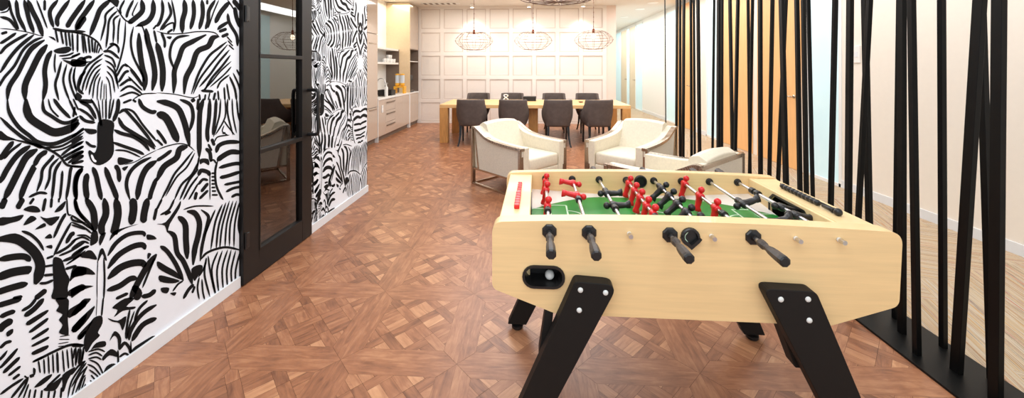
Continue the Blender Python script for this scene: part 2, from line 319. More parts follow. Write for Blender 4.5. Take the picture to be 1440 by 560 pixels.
# ---------------------------------------------------------------- zebra mural, traced strokes (4x pixels of 120x140 tiles)
TILES={
(0,0):"""P 0,0 45,0 50,30 35,50 0,60|12 50,0 60,60 75,100 105,165|18 90,0 95,50 105,100 145,178|20 135,0 150,60 165,120 190,185|22 155,0 180,60 215,130 240,205|8 205,0 235,80 265,160|12 250,0 250,60|18 325,0 285,50 280,90 300,155|20 390,0 340,70 320,110 325,150|22 478,0 400,110 375,155|22 480,95 430,165|6 0,72 40,62 55,30|14 0,95 50,110 85,150 100,165|12 5,190 40,180|4 0,160 60,165 150,180 240,205|14 0,245 40,220 90,185|14 0,305 30,265 90,225 155,190|16 0,410 50,330 110,260 190,195|13 -10,500 20,440 80,370 130,280 190,230 240,210|22 40,565 50,490 100,410 140,330 180,270 250,225|28 140,565 140,480 180,390 220,310 265,250|22 240,565 255,480 250,400 265,330 290,285|8 310,300 305,360 310,410|13 295,160 370,175 480,178|9 310,165 325,240|9 340,170 355,250|9 365,175 375,262|9 385,180 395,265|9 405,185 410,290|9 435,185 435,295|9 460,190 470,300|P 272,205 300,210 312,230|P 300,285 330,270 385,262 400,280 370,300 320,300|8 330,315 380,310 415,295|7 345,330 400,325 440,305|P 350,335 410,345 450,320 480,330 480,370 430,375 395,365|12 345,345 325,420 310,480 330,565|10 375,360 355,440 365,500 390,565|10 405,375 390,430 400,490 430,565|6 425,375 410,440 430,520|14 480,400 450,440 440,500 470,530""",
(100,0):"""22 130,0 80,70 45,120 25,170|22 220,0 165,50 140,110 105,200|10 245,35 195,80 190,130 165,230|10 260,60 215,110 205,190 195,270|9 270,85 240,110 240,160 235,240|8 275,100 265,160 262,250|8 305,120 300,220 285,300 265,370 250,410|P 205,0 265,0 265,25 255,40 225,15|6 255,45 300,110 345,130|10 300,0 275,50 280,80|12 350,0 320,60 310,100|6 375,10 345,75 350,90|22 395,0 400,60 350,110 320,130|22 460,0 460,70 430,120 370,145|8 480,140 460,165|24 420,160 430,230 455,320 470,420 455,510|24 380,185 385,280 400,380 415,440 410,510|10 350,150 335,230 350,320 400,420 410,460|6 360,150 400,150 430,260|10 465,170 480,240|8 0,180 60,190 110,210 150,240 175,285|9 70,195 85,300|9 95,205 105,300|9 115,215 120,295|8 135,230 130,300|7 150,245 140,300|6 165,265 150,300|10 0,320 30,310 50,300|12 60,335 95,320 115,325|P 0,335 40,335 80,345 110,345 60,365 30,375 0,370|10 180,300 140,330 90,370 60,430 45,490|9 175,330 130,360 95,410 70,470 60,520|8 170,360 130,390 100,440 80,510|8 165,385 135,420 110,480 100,535|7 160,410 135,450 125,500 120,555|6 165,430 150,480 145,565|5 175,450 168,500 165,565|4 185,470 183,565|4 195,470 198,565|6 195,430 215,470 225,565|7 200,400 230,440 245,520|8 200,370 240,410 260,480|8 190,340 240,380 265,500|12 180,290 220,290 270,330|10 200,280 240,250 265,270 265,300|9 185,310 230,330 250,380|8 215,250 235,245 260,260|10 250,440 290,370 320,375|12 265,465 300,410 325,400|10 330,390 370,440 405,490|12 270,485 320,450 335,455|8 320,430 360,470 400,510|10 275,515 330,485 400,530|9 270,545 340,520 390,540|6 300,355 350,400 400,470|8 20,380 15,440 30,520|P 30,520 60,540 50,560 20,560|5 345,562 400,530 480,525""",
(220,0):"""14 30,0 35,60 20,120 0,150|12 65,10 80,60 75,90 40,140 20,170|9 85,0 100,80 105,130 95,180|22 155,0 160,60 145,120 145,185|18 205,0 210,80 190,165|18 255,0 260,80 240,165|10 285,0 285,25|16 330,0 295,60 290,120 275,165|6 350,0 320,70 290,160|20 410,10 360,70 330,130|P 350,145 395,120 400,135 345,170|14 350,178 395,162|14 365,207 405,190|14 400,75 410,130 450,200 455,260|18 440,40 450,100 475,160|20 430,0 480,60|6 400,0 440,60|5 0,175 60,190 150,188 230,178 320,182 355,210|8 30,170 60,140 95,130 95,170|10 60,185 90,165|12 25,180 45,230 45,270|P 55,207 85,205 75,222|26 0,240 20,310 35,400 30,515|12 185,200 120,210 85,250 75,320 100,392|22 280,195 200,235 150,265 125,330 100,400 100,460 95,525|24 350,205 315,215 290,260 230,290 200,370 165,440 155,530|11 395,235 350,270 300,310 260,370 230,430 195,530|9 400,250 340,320 290,380 240,450 205,530|10 410,280 350,350 300,420 240,490|10 415,310 370,370 310,440 270,510|7 420,345 360,400 310,460 260,510|7 420,375 380,420 300,490|8 410,420 360,460 340,500|6 395,205 425,240|6 400,228 430,260|6 405,252 435,280|10 410,430 440,500 450,565|8 430,410 465,490 475,565|8 450,390 480,450|8 395,470 410,565|8 380,490 385,565|4 0,522 100,530 200,550 235,540|8 240,530 245,565|8 275,530 270,565|6 300,520 290,565|10 330,520 320,565|12 250,510 320,515|8 345,510 350,565""",
(0,140):"""18 40,-5 50,70 100,150 160,200 215,240 300,250 400,210 475,165|36 145,-5 150,60 175,110 250,160 310,185 390,165 445,130|16 240,-5 245,60 290,95 350,130 400,125 440,95|8 270,-5 285,50 320,90 330,95|16 300,-5 340,50 395,105|10 385,-5 415,60 430,90|8 410,-5 440,60|16 0,100 60,160 130,215 210,260 240,270|P 0,175 40,205 90,225 60,230 0,225|11 60,222 160,245 230,265 290,290 340,325 380,370 470,378|10 250,270 350,260 470,185|8 290,290 360,275 470,215|12 340,318 400,270 470,235|12 345,330 400,300 470,265|14 360,345 420,310 470,290|12 380,360 430,325 470,315|12 400,362 470,345|22 0,340 30,290 75,235|12 20,335 60,290 120,245|24 0,470 40,390 100,310 170,260|30 20,565 60,490 110,390 150,320 210,280|26 110,565 140,480 185,390 195,375|22 190,375 220,320 265,290|14 205,520 230,450 240,390 290,330 300,310|12 250,510 275,450 285,380 330,330|14 290,565 300,480 310,400 345,345|12 335,565 345,470 350,400|14 370,565 385,480 395,400 405,380|18 430,565 425,480 440,420 465,390|12 160,550 220,525 265,530""",
(100,140):"""P 150,130 185,110 240,130 235,200 240,290 215,340 160,370 115,350 95,300 105,285 130,300 145,260 145,200|P 70,165 110,165 140,170 140,190 100,195|12 80,235 110,260 140,265|14 45,90 80,120 135,130|12 40,50 90,80 130,120|16 45,10 100,40 140,110|P 35,0 110,0 120,20 60,20|10 110,-5 150,70 165,150|6 150,-5 165,100 172,150|5 175,-5 178,110|8 195,-5 195,115|7 220,-5 210,110|8 240,-5 225,70 215,110|18 265,-5 260,60 235,125|P 0,120 40,110 35,140 0,180|10 0,215 70,160|10 0,245 65,205|10 0,275 65,240|12 0,300 70,262|12 0,330 70,292|10 0,360 70,318|10 0,375 70,380|10 20,40 10,100|10 290,20 340,0|10 300,50 350,70 400,140 450,200 480,235|14 268,80 300,60 350,110 400,170 475,268|18 265,100 290,150 350,190 430,240 470,280|16 240,170 280,190 350,210 410,250 440,290|14 230,240 300,265 370,290 410,310|8 245,285 310,290 390,325|P 265,325 320,335 350,345 300,365 265,365|4 300,367 360,350 420,315 480,285|18 380,-5 400,40 450,70 480,65|10 345,0 365,15|20 65,385 30,430 20,500 30,565|26 90,415 80,480 90,565|22 120,380 140,430 155,500 170,565|24 190,380 215,450 240,510 260,565|20 245,370 265,400 270,465|P 285,385 320,375 300,402|16 450,325 380,360 330,410 310,480 330,565|26 480,345 430,380 400,430 380,500 370,565|20 480,440 450,520 440,565""",
(220,140):"""26 0,10 60,20 120,50 150,110 170,180 185,265|16 130,0 190,30 205,100 185,180|34 0,80 50,100 90,170 120,240|14 0,170 30,210 55,250|10 0,225 35,260|18 200,-5 210,14|12 235,-5 230,60|5 0,285 60,262 130,248 180,260 215,290|22 265,-5 245,60 240,160 240,240 240,325|18 300,-5 295,100 285,180 290,240|14 335,-5 330,90 315,200|8 360,-5 355,80 340,140 320,210|7 385,-5 385,100 330,200|8 400,-5 400,80 430,200|7 425,-5 430,90 450,190|8 450,-5 460,90 480,150|6 470,-5 480,60|6 380,120 400,150 440,200|5 380,145 370,180 400,200|8 370,190 388,188|18 335,300 350,260 400,240 475,240|22 340,345 370,320 420,295 478,300|16 350,385 400,370 450,360 480,365|16 355,440 400,430 475,405|12 380,480 430,470 480,460|12 390,520 430,500 475,490|12 420,550 450,535 480,540|6 325,240 345,210 410,200|10 345,340 330,400 335,480 360,540 375,565|8 300,350 320,340 335,360|5 300,400 300,565|8 308,415 328,415|8 308,435 328,435|8 308,455 328,455|8 308,475 328,475|8 308,495 330,495|8 310,515 335,515|8 310,537 345,537|P 245,335 290,335 295,370 265,355 245,365|18 235,430 250,400 290,410 295,430|12 235,480 260,450 290,455|14 250,520 290,470|12 240,560 290,510|16 275,275 300,300 305,350|10 290,250 310,290|14 310,220 325,260|16 85,285 40,320 0,345|26 175,265 130,280 110,330 40,380 0,460|10 205,290 150,360 100,420 60,500 25,565|8 215,300 170,380 110,440 50,545|10 235,350 200,420 140,480 100,565|10 235,390 180,460 130,565|9 235,430 190,490 150,565|8 235,470 180,565|14 225,520 215,565|8 240,320 225,400""",
(0,280):"""26 5,55 30,-5|24 95,55 130,-5|12 165,30 190,-5|P 130,60 170,38 210,45 225,72 180,75|14 240,70 255,-5|12 285,50 290,-5|8 330,20 330,-5|P 0,105 60,102 130,88 110,120 60,135 0,150|P 170,95 205,112 160,140 130,145|P 225,98 260,108 335,98 290,150 255,130|P 195,172 245,135 255,155|P 305,75 330,40 370,10 350,60|14 120,180 170,200 215,240 245,290|44 -30,230 80,222 150,260 200,310 225,370 215,430 195,480|28 -10,342 80,325 140,325 170,350|36 -30,450 60,415 150,400 175,405|28 -30,530 60,500 155,475|14 70,560 125,548|P 250,220 280,195 292,220|P 255,268 290,258 290,280|10 260,335 300,320|10 250,380 300,372|12 245,430 300,425|12 220,475 260,472 300,455|22 195,562 260,510|P 300,330 340,335 355,360 370,410 390,450 380,500 375,560 290,560 300,500 295,400|14 370,80 340,130 300,220|12 400,130 350,220 300,320|8 375,-5 380,80 400,90|10 400,95 410,120 480,135|8 400,145 480,172|18 370,250 400,200 420,195|12 310,310 380,270 430,220|10 330,320 400,290 480,240|14 350,350 420,320 480,265|8 370,370 430,330 480,290|14 420,-5 430,60 480,125|12 365,395 430,375|P 400,420 430,385 480,385 480,425 420,440 390,465|28 380,540 430,510 480,490""",
(100,280):"""16 20,-5 40,70 100,140 125,180|30 80,-5 120,60 130,120 130,185|30 185,-5 195,80 170,150 175,205|34 250,-5 262,80 245,170 235,200|34 345,-5 350,60 335,145|30 430,-5 410,80 405,135|14 480,50 465,120|P 115,185 145,180 150,235 120,260 105,255|P 165,200 195,190 165,260 155,240|P 215,235 235,185 300,160 380,140 300,168 245,205|10 0,90 60,130 115,170|9 0,130 70,160 115,195|8 30,205 80,205 110,225|9 0,240 60,215 105,235|9 0,280 60,240 100,250|12 0,320 60,280 100,265|9 0,350 60,310|P 50,325 90,290 120,295 145,340 100,335|P 145,360 160,290 180,280 200,340 190,345 175,310 160,335|4 150,340 145,450 145,565|9 183,330 187,450 182,565|18 205,320 250,250 320,200 400,190 412,212|24 205,392 260,320 340,270 400,258 415,285|30 205,450 270,390 340,362 400,360 405,385|24 200,515 270,490 330,450 370,445|P 425,200 460,205 480,225 440,230 425,225|P 430,305 450,310 430,340|26 480,310 420,390 370,480 330,565|10 470,330 440,400 400,500|30 345,490 380,530 355,565|20 395,550 440,540 475,510|P 10,385 50,378 100,390 135,425 70,425 0,440|P 0,510 50,488 125,490 70,510 20,545 0,555|14 250,562 320,530""",
(220,280):"""P 0,140 50,130 110,50 135,10 130,50 75,140 60,190 45,150|10 0,60 30,0|10 20,90 70,60 100,0|12 45,88 80,70|7 150,60 220,40 320,40|24 170,70 215,80 240,130 235,200 215,280 205,372|26 120,98 160,140 165,230 172,338|14 250,60 290,95 285,140 270,200 255,270 245,350|22 60,180 100,210 115,300 150,350 185,430 200,480|20 20,265 60,295 110,370 150,460|P 5,350 60,380 110,410 145,455 80,430 10,390|P 15,430 70,440 130,460 90,475 20,465|8 90,520 120,480 150,460|P 25,500 70,500 60,530 30,525|P 75,530 110,525 100,545|8 330,60 300,130 265,220|9 370,30 330,130 305,285|9 390,20 350,150 335,280|8 410,10 370,150 355,280|8 430,10 395,140 385,270|8 450,10 415,140 410,265|8 465,20 440,140 435,270|8 475,40 460,150 480,230|10 250,340 280,305 340,280 400,272 480,290|8 290,320 300,400 330,540|8 345,295 310,400 335,545|8 370,290 340,400 350,530|8 400,285 370,390 375,510|8 420,285 395,400 400,500|8 445,290 420,400 425,485|8 470,295 445,400 445,470|8 480,340 465,460|P 195,395 240,370 260,385 230,440 210,460|8 240,440 230,500 240,565|8 255,450 260,520 270,565|9 275,350 270,430 300,550|14 150,562 180,510 210,480|10 215,490 200,530|8 280,330 270,380 235,440""",
(0,420):"""24 -20,42 120,0|20 0,105 40,85 85,70|30 -10,185 20,150 70,120|P 35,190 70,170 70,195 40,215|14 0,280 30,250 65,240|P 0,330 40,290 30,320 0,350|P 0,380 80,290 100,285 70,330 10,390|16 15,420 110,330|12 45,435 115,380|12 70,455 110,425|14 120,70 170,40 205,-5|22 135,100 190,60 245,0|P 150,130 260,65 260,85 165,150|P 165,180 260,110 262,130 180,190|P 180,220 265,165 265,185 190,230|P 180,260 265,215 268,230 190,270|P 180,300 265,262 262,285 190,318|P 185,350 240,322 240,335 190,360|P 310,0 380,0 385,50 380,110 385,200 360,205 330,190 350,150 330,120 350,90 315,70 330,40|P 380,70 430,35 480,10 480,45 390,110|P 405,165 480,85 480,120 425,190|P 440,215 480,180 480,200 455,230|4 335,215 390,205|4 330,230 390,230|4 325,255 385,245|4 325,270 380,265|11 190,355 240,330 320,290 400,260 480,262|8 215,350 225,420|8 245,340 250,425|8 270,320 275,425|8 295,310 300,420|11 320,300 325,420|8 350,290 360,415|8 375,285 385,395|8 400,275 410,390|8 425,270 425,380|8 450,270 440,370|8 470,270 455,370|P 185,390 200,400 195,430 185,425|P 190,500 240,450 290,425 280,450 230,490|P 240,515 290,480 350,440 330,490 300,520|10 340,425 260,500|P 350,430 410,390 420,395 380,460 360,520 345,520 350,480|12 0,540 60,495 130,450|12 60,562 110,500 150,450|10 100,562 140,490 158,440|8 130,562 160,480|8 160,562 170,510|8 135,435 155,450|14 165,440 190,430|9 190,562 200,510|9 230,562 235,515|9 270,562 275,520|9 300,562 310,515|9 340,562 345,500|8 380,562 400,470 450,390 480,350|7 400,562 430,460 480,390|7 430,562 460,460 480,430|7 455,562 480,480""",
(100,420):"""P 0,85 60,10 90,0 110,5 70,50 20,95|P 5,160 130,40 100,110 25,190|P 35,210 110,130 115,140 55,230|3 145,-5 140,100|8 180,-5 170,100|P 125,110 170,98 175,140 150,190 160,210 120,250 90,300 75,290 70,240 90,170|P 230,50 300,0 355,0 310,45 360,45 350,60 290,70 240,105 260,65|P 205,110 260,125 310,100 290,180 270,140 230,130|10 330,60 315,140 305,225|8 355,70 325,160 310,230|12 430,10 380,60 355,130|18 480,35 420,70 370,120 330,190 325,235|22 480,110 400,150 340,240|24 480,215 420,250 340,300|P 215,240 240,185 270,200 282,240 265,290 260,230 240,210|P 110,290 140,250 190,240 190,270 130,280|8 95,300 150,285 190,300|8 95,320 140,305 175,325|8 95,340 140,330 170,345|P 175,330 220,285 255,300 260,330 215,320 180,350|P 180,420 200,380 240,365 262,385 210,400 185,430|9 262,290 265,385|14 270,290 300,250 330,285 330,310|10 270,330 300,310 325,320|8 285,355 330,345 335,240|14 0,265 70,265|8 20,280 10,340|8 40,280 25,370|8 55,285 45,380|8 70,290 60,350|9 0,430 40,380 80,350|8 0,500 50,410 85,360|8 20,540 70,420 90,380|7 45,550 80,440|8 90,370 130,390 170,440|8 100,400 140,430 160,455|8 110,430 140,465|8 100,345 150,370 185,440|6 105,460 130,480""",
}
WHITE={(100,140):"10 112,310 125,340 140,350",(100,0):"",(0,0):""}
WX=-1.93
def mural_shapes(src):
    quads=[]
    for (ox,oy),txt in src.items():
        for item in txt.split('|'):
            item=item.strip()
            if not item: continue
            a=item.split(); pts=[tuple(float(q) for q in p.split(',')) for p in a[1:]]
            def W(p): return on_plane_x(ox+p[0]/4,oy+p[1]/4,WX)
            if a[0]=='P':
                cr=crom(pts,3,True)
                # keep corners crisp: mix of original and smoothed
                quads.append([W(p) for p in cr])
            else:
                w=float(a[0])
                if len(pts)==2: pts=[pts[0],((pts[0][0]+pts[1][0])/2,(pts[0][1]+pts[1][1])/2),pts[1]]
                cr=crom(pts,5); n=len(cr); L=[];R=[]
                for i,p in enumerate(cr):
                    q0=cr[max(i-1,0)];q1=cr[min(i+1,n-1)]
                    dx,dy=q1[0]-q0[0],q1[1]-q0[1]; d=math.hypot(dx,dy) or 1
                    t=i/(n-1); ww=w*0.66*(0.25+0.75*min(1,math.sin(PI*t)*2.1))
                    L.append(W((p[0]-dy/d*ww,p[1]+dx/d*ww)));R.append(W((p[0]+dy/d*ww,p[1]-dx/d*ww)))
                for i in range(n-1): quads.append([L[i],L[i+1],R[i+1],R[i]])
    return quads
shapes=mural_shapes(TILES)
Y_L=on_plane_x(0,0,WX)[0]
zt0=on_plane_x(0,0,WX); zt1=on_plane_x(340,0,WX)
slope=(zt1[1]-zt0[1])/(zt1[0]-zt0[0])
ztop=lambda y: zt0[1]+slope*(y-zt0[0])
wl=MB(); SK=0.075; CZ=3.12
def wallrect(y0,y1,z0,z1): wl.poly([(WX,y0,z0),(WX,y1,z0),(WX,y1,z1),(WX,y0,z1)],M['mural_white'])
DY0,DY1=2.432,3.238
wallrect(-1.5,DY0,0,CZ); wallrect(DY1,4.41,0,CZ); wallrect(DY0,DY1,2.42,CZ)
def emit(shapes,tf,cl,x,m):
    for q in shapes:
        p=[tf(a) for a in q]
        for c in cl:
            p=clip(p,c)
            if len(p)<3: break
        if len(p)>=3: wl.poly([(x,a,b) for a,b in p],m)
ident=lambda a:a
def mirror_top(a):   # reflect about the slanted line of known artwork
    d=(a[1]-ztop(a[0]))/math.hypot(1,slope); nx,nz=-slope/math.hypot(1,slope),1/math.hypot(1,slope)
    return (a[0]-2*d*nx,a[1]-2*d*nz)
below=lambda p: ztop(p[0])-p[1]
above=lambda p: p[1]-ztop(p[0])
def mural(x,shp,m):
    lo=lambda p:p[1]-SK
    for y0,y1,off in ((Y_L,DY0,0),):
        emit(shp,ident,[lo,below,lambda p:p[0]-Y_L,lambda p:DY0-p[0]],x,m)
        emit(shp,mirror_top,[above,lambda p:CZ-p[1],lambda p:p[0]-Y_L,lambda p:DY0-p[0]],x,m)
    mir=lambda a:(2*Y_L-a[0],a[1])
    below2=lambda p: ztop(2*Y_L-p[0])-p[1]; above2=lambda p:-below2(p)
    emit(shp,mir,[lo,below2,lambda p:Y_L-p[0],lambda p:p[0]-0.2],x,m)
    emit(shp,lambda a:mir(mirror_top(a)),[above2,lambda p:CZ-p[1],lambda p:Y_L-p[0],lambda p:p[0]-0.2],x,m)
    P=1.80
    sh=lambda a:(a[0]+P,a[1]); b3=lambda p: ztop(p[0]-P)-p[1]; a3=lambda p:-b3(p)
    lim=[lambda p:p[0]-DY1,lambda p:4.41-p[0]]
    emit(shp,sh,[lo,b3,lambda p:DY0+P-p[0]]+lim,x,m)
    emit(shp,lambda a:sh(mirror_top(a)),[a3,lambda p:CZ-p[1],lambda p:DY0+P-p[0]]+lim,x,m)
    m2=lambda a:(2*(DY0+P)-a[0]-P,a[1]); b4=lambda p: ztop(2*(DY0+P)-p[0]-P)-p[1]; a4=lambda p:-b4(p)
    emit(shp,m2,[lo,b4,lambda p:p[0]-DY0-P]+lim,x,m)
    emit(shp,lambda a:m2(mirror_top(a)),[a4,lambda p:CZ-p[1],lambda p:p[0]-DY0-P]+lim,x,m)
mural(WX+0.0012,shapes,M['mural_black'])
mural(WX+0.0018,mural_shapes(WHITE),M['mural_white'])
# thickness: end return and reveals
wl.box(WX-0.14,WX-0.001,DY1,4.41,0,CZ,M['mural_white']); wl.box(WX-0.14,WX-0.001,-1.5,DY0,0,CZ,M['mural_white']); wl.box(WX-0.14,WX-0.001,DY0,DY1,2.42,CZ,M['mural_white'])
struct('wall_left',wl,None)
b=MB()
for y0,y1 in ((-1.5,DY0),(DY1,4.41)): b.box(WX,WX+0.012,y0,y1,0,SK)
b.box(WX-0.14,WX+0.012,4.41,4.422,0,SK)
struct('baseboard_left',b,M['skirt'],bev=0.002)
# ---------------------------------------------------------------- floor parquet
T=0.584; FX0=-0.362; FY0=2.436; BW=0.083; fl=MB()
def plank(poly,ang,tone,m=None):
    ca,sa=math.cos(ang),math.sin(ang); ou,ov=random.random()*40,random.random()*40
    cx=sum(p[0] for p in poly)/len(poly);cy=sum(p[1] for p in poly)/len(poly)
    g=0.0009; pts=[]
    for x,y in poly:
        d=math.hypot(x-cx,y-cy) or 1; pts.append((x-(x-cx)/d*g,y-(y-cy)/d*g))
    fl.poly([(x,y,0) for x,y in pts],M['parquet'],[((x*ca+y*sa)+ou,(-x*sa+y*ca)+ov) for x,y in pts],tone)
fl.poly([(-3.6,-1.5,-0.0015),(2.2,-1.5,-0.0015),(2.2,10.12,-0.0015),(-3.6,10.12,-0.0015)],M['joint'],None,0.0)
XR=2.19; S=T-2*BW; hs=S/2; PP=S/math.sqrt(2)/1.75; ww=PP*0.32; aa=PP-ww; r2=1/math.sqrt(2)
rt=lambda a=0.13:random.uniform(-a,a)
for i in range(-6,6):
    for j in range(-7,14):
        x0=FX0+i*T; y0=FY0+j*T
        if x0>XR or x0+T<-3.62 or y0>10.12 or y0+T<-1.3: continue
        def put(poly,ang,tone):
            for c in (lambda p:XR-p[0],lambda p:p[0]+3.6,lambda p:10.1-p[1]):
                poly=clip(poly,c)
                if len(poly)<3: return
            plank(poly,ang,tone)
        tb=0.21+rt(0.06)
        put([(x0,y0),(x0+T,y0),(x0+T-BW,y0+BW),(x0+BW,y0+BW)],0,tb+rt(0.06))
        put([(x0,y0+T),(x0+BW,y0+T-BW),(x0+T-BW,y0+T-BW),(x0+T,y0+T)],0,tb+rt(0.06))
        put([(x0,y0),(x0+BW,y0+BW),(x0+BW,y0+T-BW),(x0,y0+T)],PI/2,tb+rt(0.06))
        put([(x0+T,y0),(x0+T,y0+T),(x0+T-BW,y0+T-BW),(x0+T-BW,y0+BW)],PI/2,tb+rt(0.06))
        cx,cy=x0+T/2,y0+T/2
        sq=[lambda p,c=cx:hs-(p[0]-c),lambda p,c=cx:hs+(p[0]-c),lambda p,c=cy:hs-(p[1]-c),lambda p,c=cy:hs+(p[1]-c)]
        def uvp(u0,u1,v0,v1,ang,tone):
            poly=[(cx+(u-v)*r2,cy+(u+v)*r2) for u,v in ((u0,v0),(u1,v0),(u1,v1),(u0,v1))]
            for c in sq:
                poly=clip(poly,c)
                if len(poly)<3: return
            put(poly,ang,tone)
        for a in range(-3,3):
            for q in range(-3,3):
                U=a*PP+PP/2-aa/2; V=q*PP+PP/2-aa/2
                if random.random()<0.5:
                    uvp(U,U+aa,V,V+aa/2,PI/4,0.36+rt(0.24)); uvp(U,U+aa,V+aa/2,V+aa,PI/4,0.36+rt(0.24))
                else:
                    uvp(U,U+aa/2,V,V+aa,-PI/4,0.36+rt(0.24)); uvp(U+aa/2,U+aa,V,V+aa,-PI/4,0.36+rt(0.24))
                if (a+q)%2:
                    uvp(U+aa,U+PP,V,V+PP,-PI/4,0.2+rt(0.15)); uvp(U,U+aa,V+aa,V+PP,PI/4,0.2+rt(0.15))
                else:
                    uvp(U+aa,U+PP,V,V+aa,-PI/4,0.2+rt(0.15)); uvp(U,U+PP,V+aa,V+PP,PI/4,0.2+rt(0.15))
struct('floor',fl,None)
# carpet
cp=MB()
cp.poly([(XR,-1.5,-0.001),(3.85,-1.5,-0.001),(3.85,18.5,-0.001),(XR,18.5,-0.001)],M['carpet'],[(0,0),(1.6,0),(1.6,20),(0,20)])
def hb():
    w=0.3;n=3;L=w*n;A0=math.radians(-22)
    for m_ in range(-20,70):
        for s_ in range(-20,16):
            bx=m_*w+s_*L; by=m_*w-s_*L
            for (u0,u1,v0,v1,ang) in ((bx,bx+L,by,by+w,A0),(bx,bx+w,by+w,by+w+L,A0+PI/2)):
                poly=[(XR+0.8+u*math.cos(A0)-v*math.sin(A0),2+u*math.sin(A0)+v*math.cos(A0)) for u,v in ((u0,v0),(u1,v0),(u1,v1),(u0,v1))]
                for c in (lambda p:p[0]-XR,lambda p:3.85-p[0],lambda p:p[1]+1.5,lambda p:18.5-p[1]):
                    poly=clip(poly,c)
                    if len(poly)<3: break
                if len(poly)<3: continue
                ca,sa=math.cos(ang),math.sin(ang); ou,ov=random.random()*9,random.random()*9
                cp.poly([(x,y,0.0) for x,y in poly],M['carpet'],[(x*ca+y*sa+ou,-x*sa+y*ca+ov) for x,y in poly])
hb()
struct('floor_carpet',cp,None)
# ---------------------------------------------------------------- shell
c=MB(); c.box(-3.7,2.3,-1.5,10.3,CZ,CZ+0.1); c.box(2.3,3.95,-1.5,18.5,CZ,CZ+0.1); struct('ceiling',c,M['ceil'])
b=MB(); BY=10.1
b.box(-3.75,2.24,BY,BY+0.2,0,CZ,M['pink'])
xs=[-2.98+0.6150*k for k in range(9)]; zs=[0.06,0.645,1.26,1.875,2.49,3.105]
px_end=1.94; pitch=(px_end+2.98)/8
fr=0.05
for i in range(9):
    x=-2.98+pitch*i; b.box(x-fr,x+fr,BY-0.022,BY,0,CZ,M['panel'])
for z in [0.0,0.6,1.225,1.85,2.475,3.1]:
    b.box(-2.98,px_end,BY-0.0225,BY,max(0,z-fr),min(CZ,z+fr),M['panel'])
for i in range(8):
    x=-2.98+pitch*i
    for k,z in enumerate([0.0,0.6,1.225,1.85,2.475]):
        x0,x1,z0,z1=x+fr,x+pitch-fr,z+fr,z+0.625-fr
        b.box(x0,x1,BY-0.004,BY,z0,z1,M['panel_in'])
        for (a0,a1,c0,c1) in ((x0,x1,z0,z0+.02),(x0,x1,z1-.02,z1),(x0,x0+.02,z0+.02,z1-.02),(x1-.02,x1,z0+.02,z1-.02)):
            b.box(a0,a1,BY-0.014,BY-0.003,c0,c1,M['panel_ed'])
struct('wall_back',b,None)
b=MB(); b.box(-3.75,-3.6,4.3,10.3,0,CZ); struct('wall_kitchen',b,M['white'])
b=MB(); b.box(2.12,2.24,10.3,18.5,0,CZ); struct('wall_corridor',b,M['cream_wall'])
b=MB(); b.box(2.24,4.0,18.5,18.6,0,CZ); struct('wall_corridor_end',b,M['wall'])
# right corridor wall with its doors and glazed panels
RX=3.8
segs=[('w',-1.5,4.84),('g',4.84,5.42),('w',5.42,5.58),('d',5.58,6.50),('w',6.50,6.74),('d',6.74,7.82),('g',7.88,8.42),('w',8.42,9.10),('d',9.10,10.02),('g',10.08,10.86),('W',10.86,13.08),('g',13.08,13.95),('p',13.95,14.74),('g',14.74,15.18),('p',15.18,16.1),('g',16.1,17.2),('w',17.2,18.5)]
b=MB()
b.box(RX+0.02,RX+0.15,-1.5,18.5,0,CZ,M['wall'])
for k,y0,y1 in segs:
    if k=='w': b.box(RX,RX+0.03,y0,y1,0,CZ,M['cream_wall'])
    if k=='W': b.box(RX,RX+0.03,y0,y1,0,CZ,M['wall'])
struct('wall_right',b,None)
b=MB()
for k,y0,y1 in segs:
    if k in 'wW' and y1-y0>0.5: b.box(RX-0.012,RX,y0,y1,0,0.09)
struct('baseboard_right',b,M['skirt'])
nd=ng=0
for k,y0,y1 in segs:
    if k in 'dp':
        nd+=1; b=MB(); b.box(RX-0.005,RX+0.03,y0,y1,0.005,3.0); d=struct('door_%d'%(nd+1),b,M['door_wood'] if k=='d' else M['door_pale'])
        b=MB(); b.box(RX-0.02,RX+0.02,y0-0.045,y0,0,3.05);b.box(RX-0.02,RX+0.02,y1,y1+0.045,0,3.05);b.box(RX-0.02,RX+0.02,y0-0.04,y1+0.04,3.0,3.05); b.build('door_frame',M['door_wood'] if k=='d' else M['white'],d)
        b=MB(); yy=y0+0.09
        if nd==2: yy=y1-0.07; b.tube([(RX-0.05,yy,0.95),(RX-0.05,yy,1.25)],0.012); b.tube([(RX-0.05,yy,0.98),(RX,yy,0.98)],0.008); b.tube([(RX-0.05,yy,1.22),(RX,yy,1.22)],0.008)
        else: b.tube([(RX-0.01,yy,1.05),(RX-0.05,yy,1.05),(RX-0.05,yy+0.13,1.05)],0.010); b.lathe([(0.026,-0.008),(0.026,0.008)],16,None,Matrix.Translation((RX-0.008,yy,1.05))@Matrix.Rotation(PI/2,4,'Y'))
        b.build('door_handle',M['steel'],d,smooth=True)
    if k=='g':
        ng+=1; b=MB(); b.box(RX,RX+0.012,y0,y1,0.04,3.0); w=struct('window_%d'%ng,b,M['frost_glow'])
        b=MB()
        for q in (y0,y1-0.035): b.box(RX-0.01,RX+0.03,q,q+0.035,0,3.04)
        b.box(RX-0.01,RX+0.03,y0,y1,3.0,3.04);b.box(RX-0.01,RX+0.03,y0,y1,0,0.04)
        b.build('window_frame',M['white'],w)
sw=thing('switch_panel','pale square switch plate on the cream wall behind the black slats','switch',(RX,4.62,1.62))
b=MB(); b.box(-0.012,0,-0.045,0.045,-0.1,0.1,bev=0.003); b.build('plate',M['panel'],sw)
b=MB(); b.box(-0.016,-0.012,-0.02,0.02,-0.03,0.03); b.build('button',M['skirt'],sw)
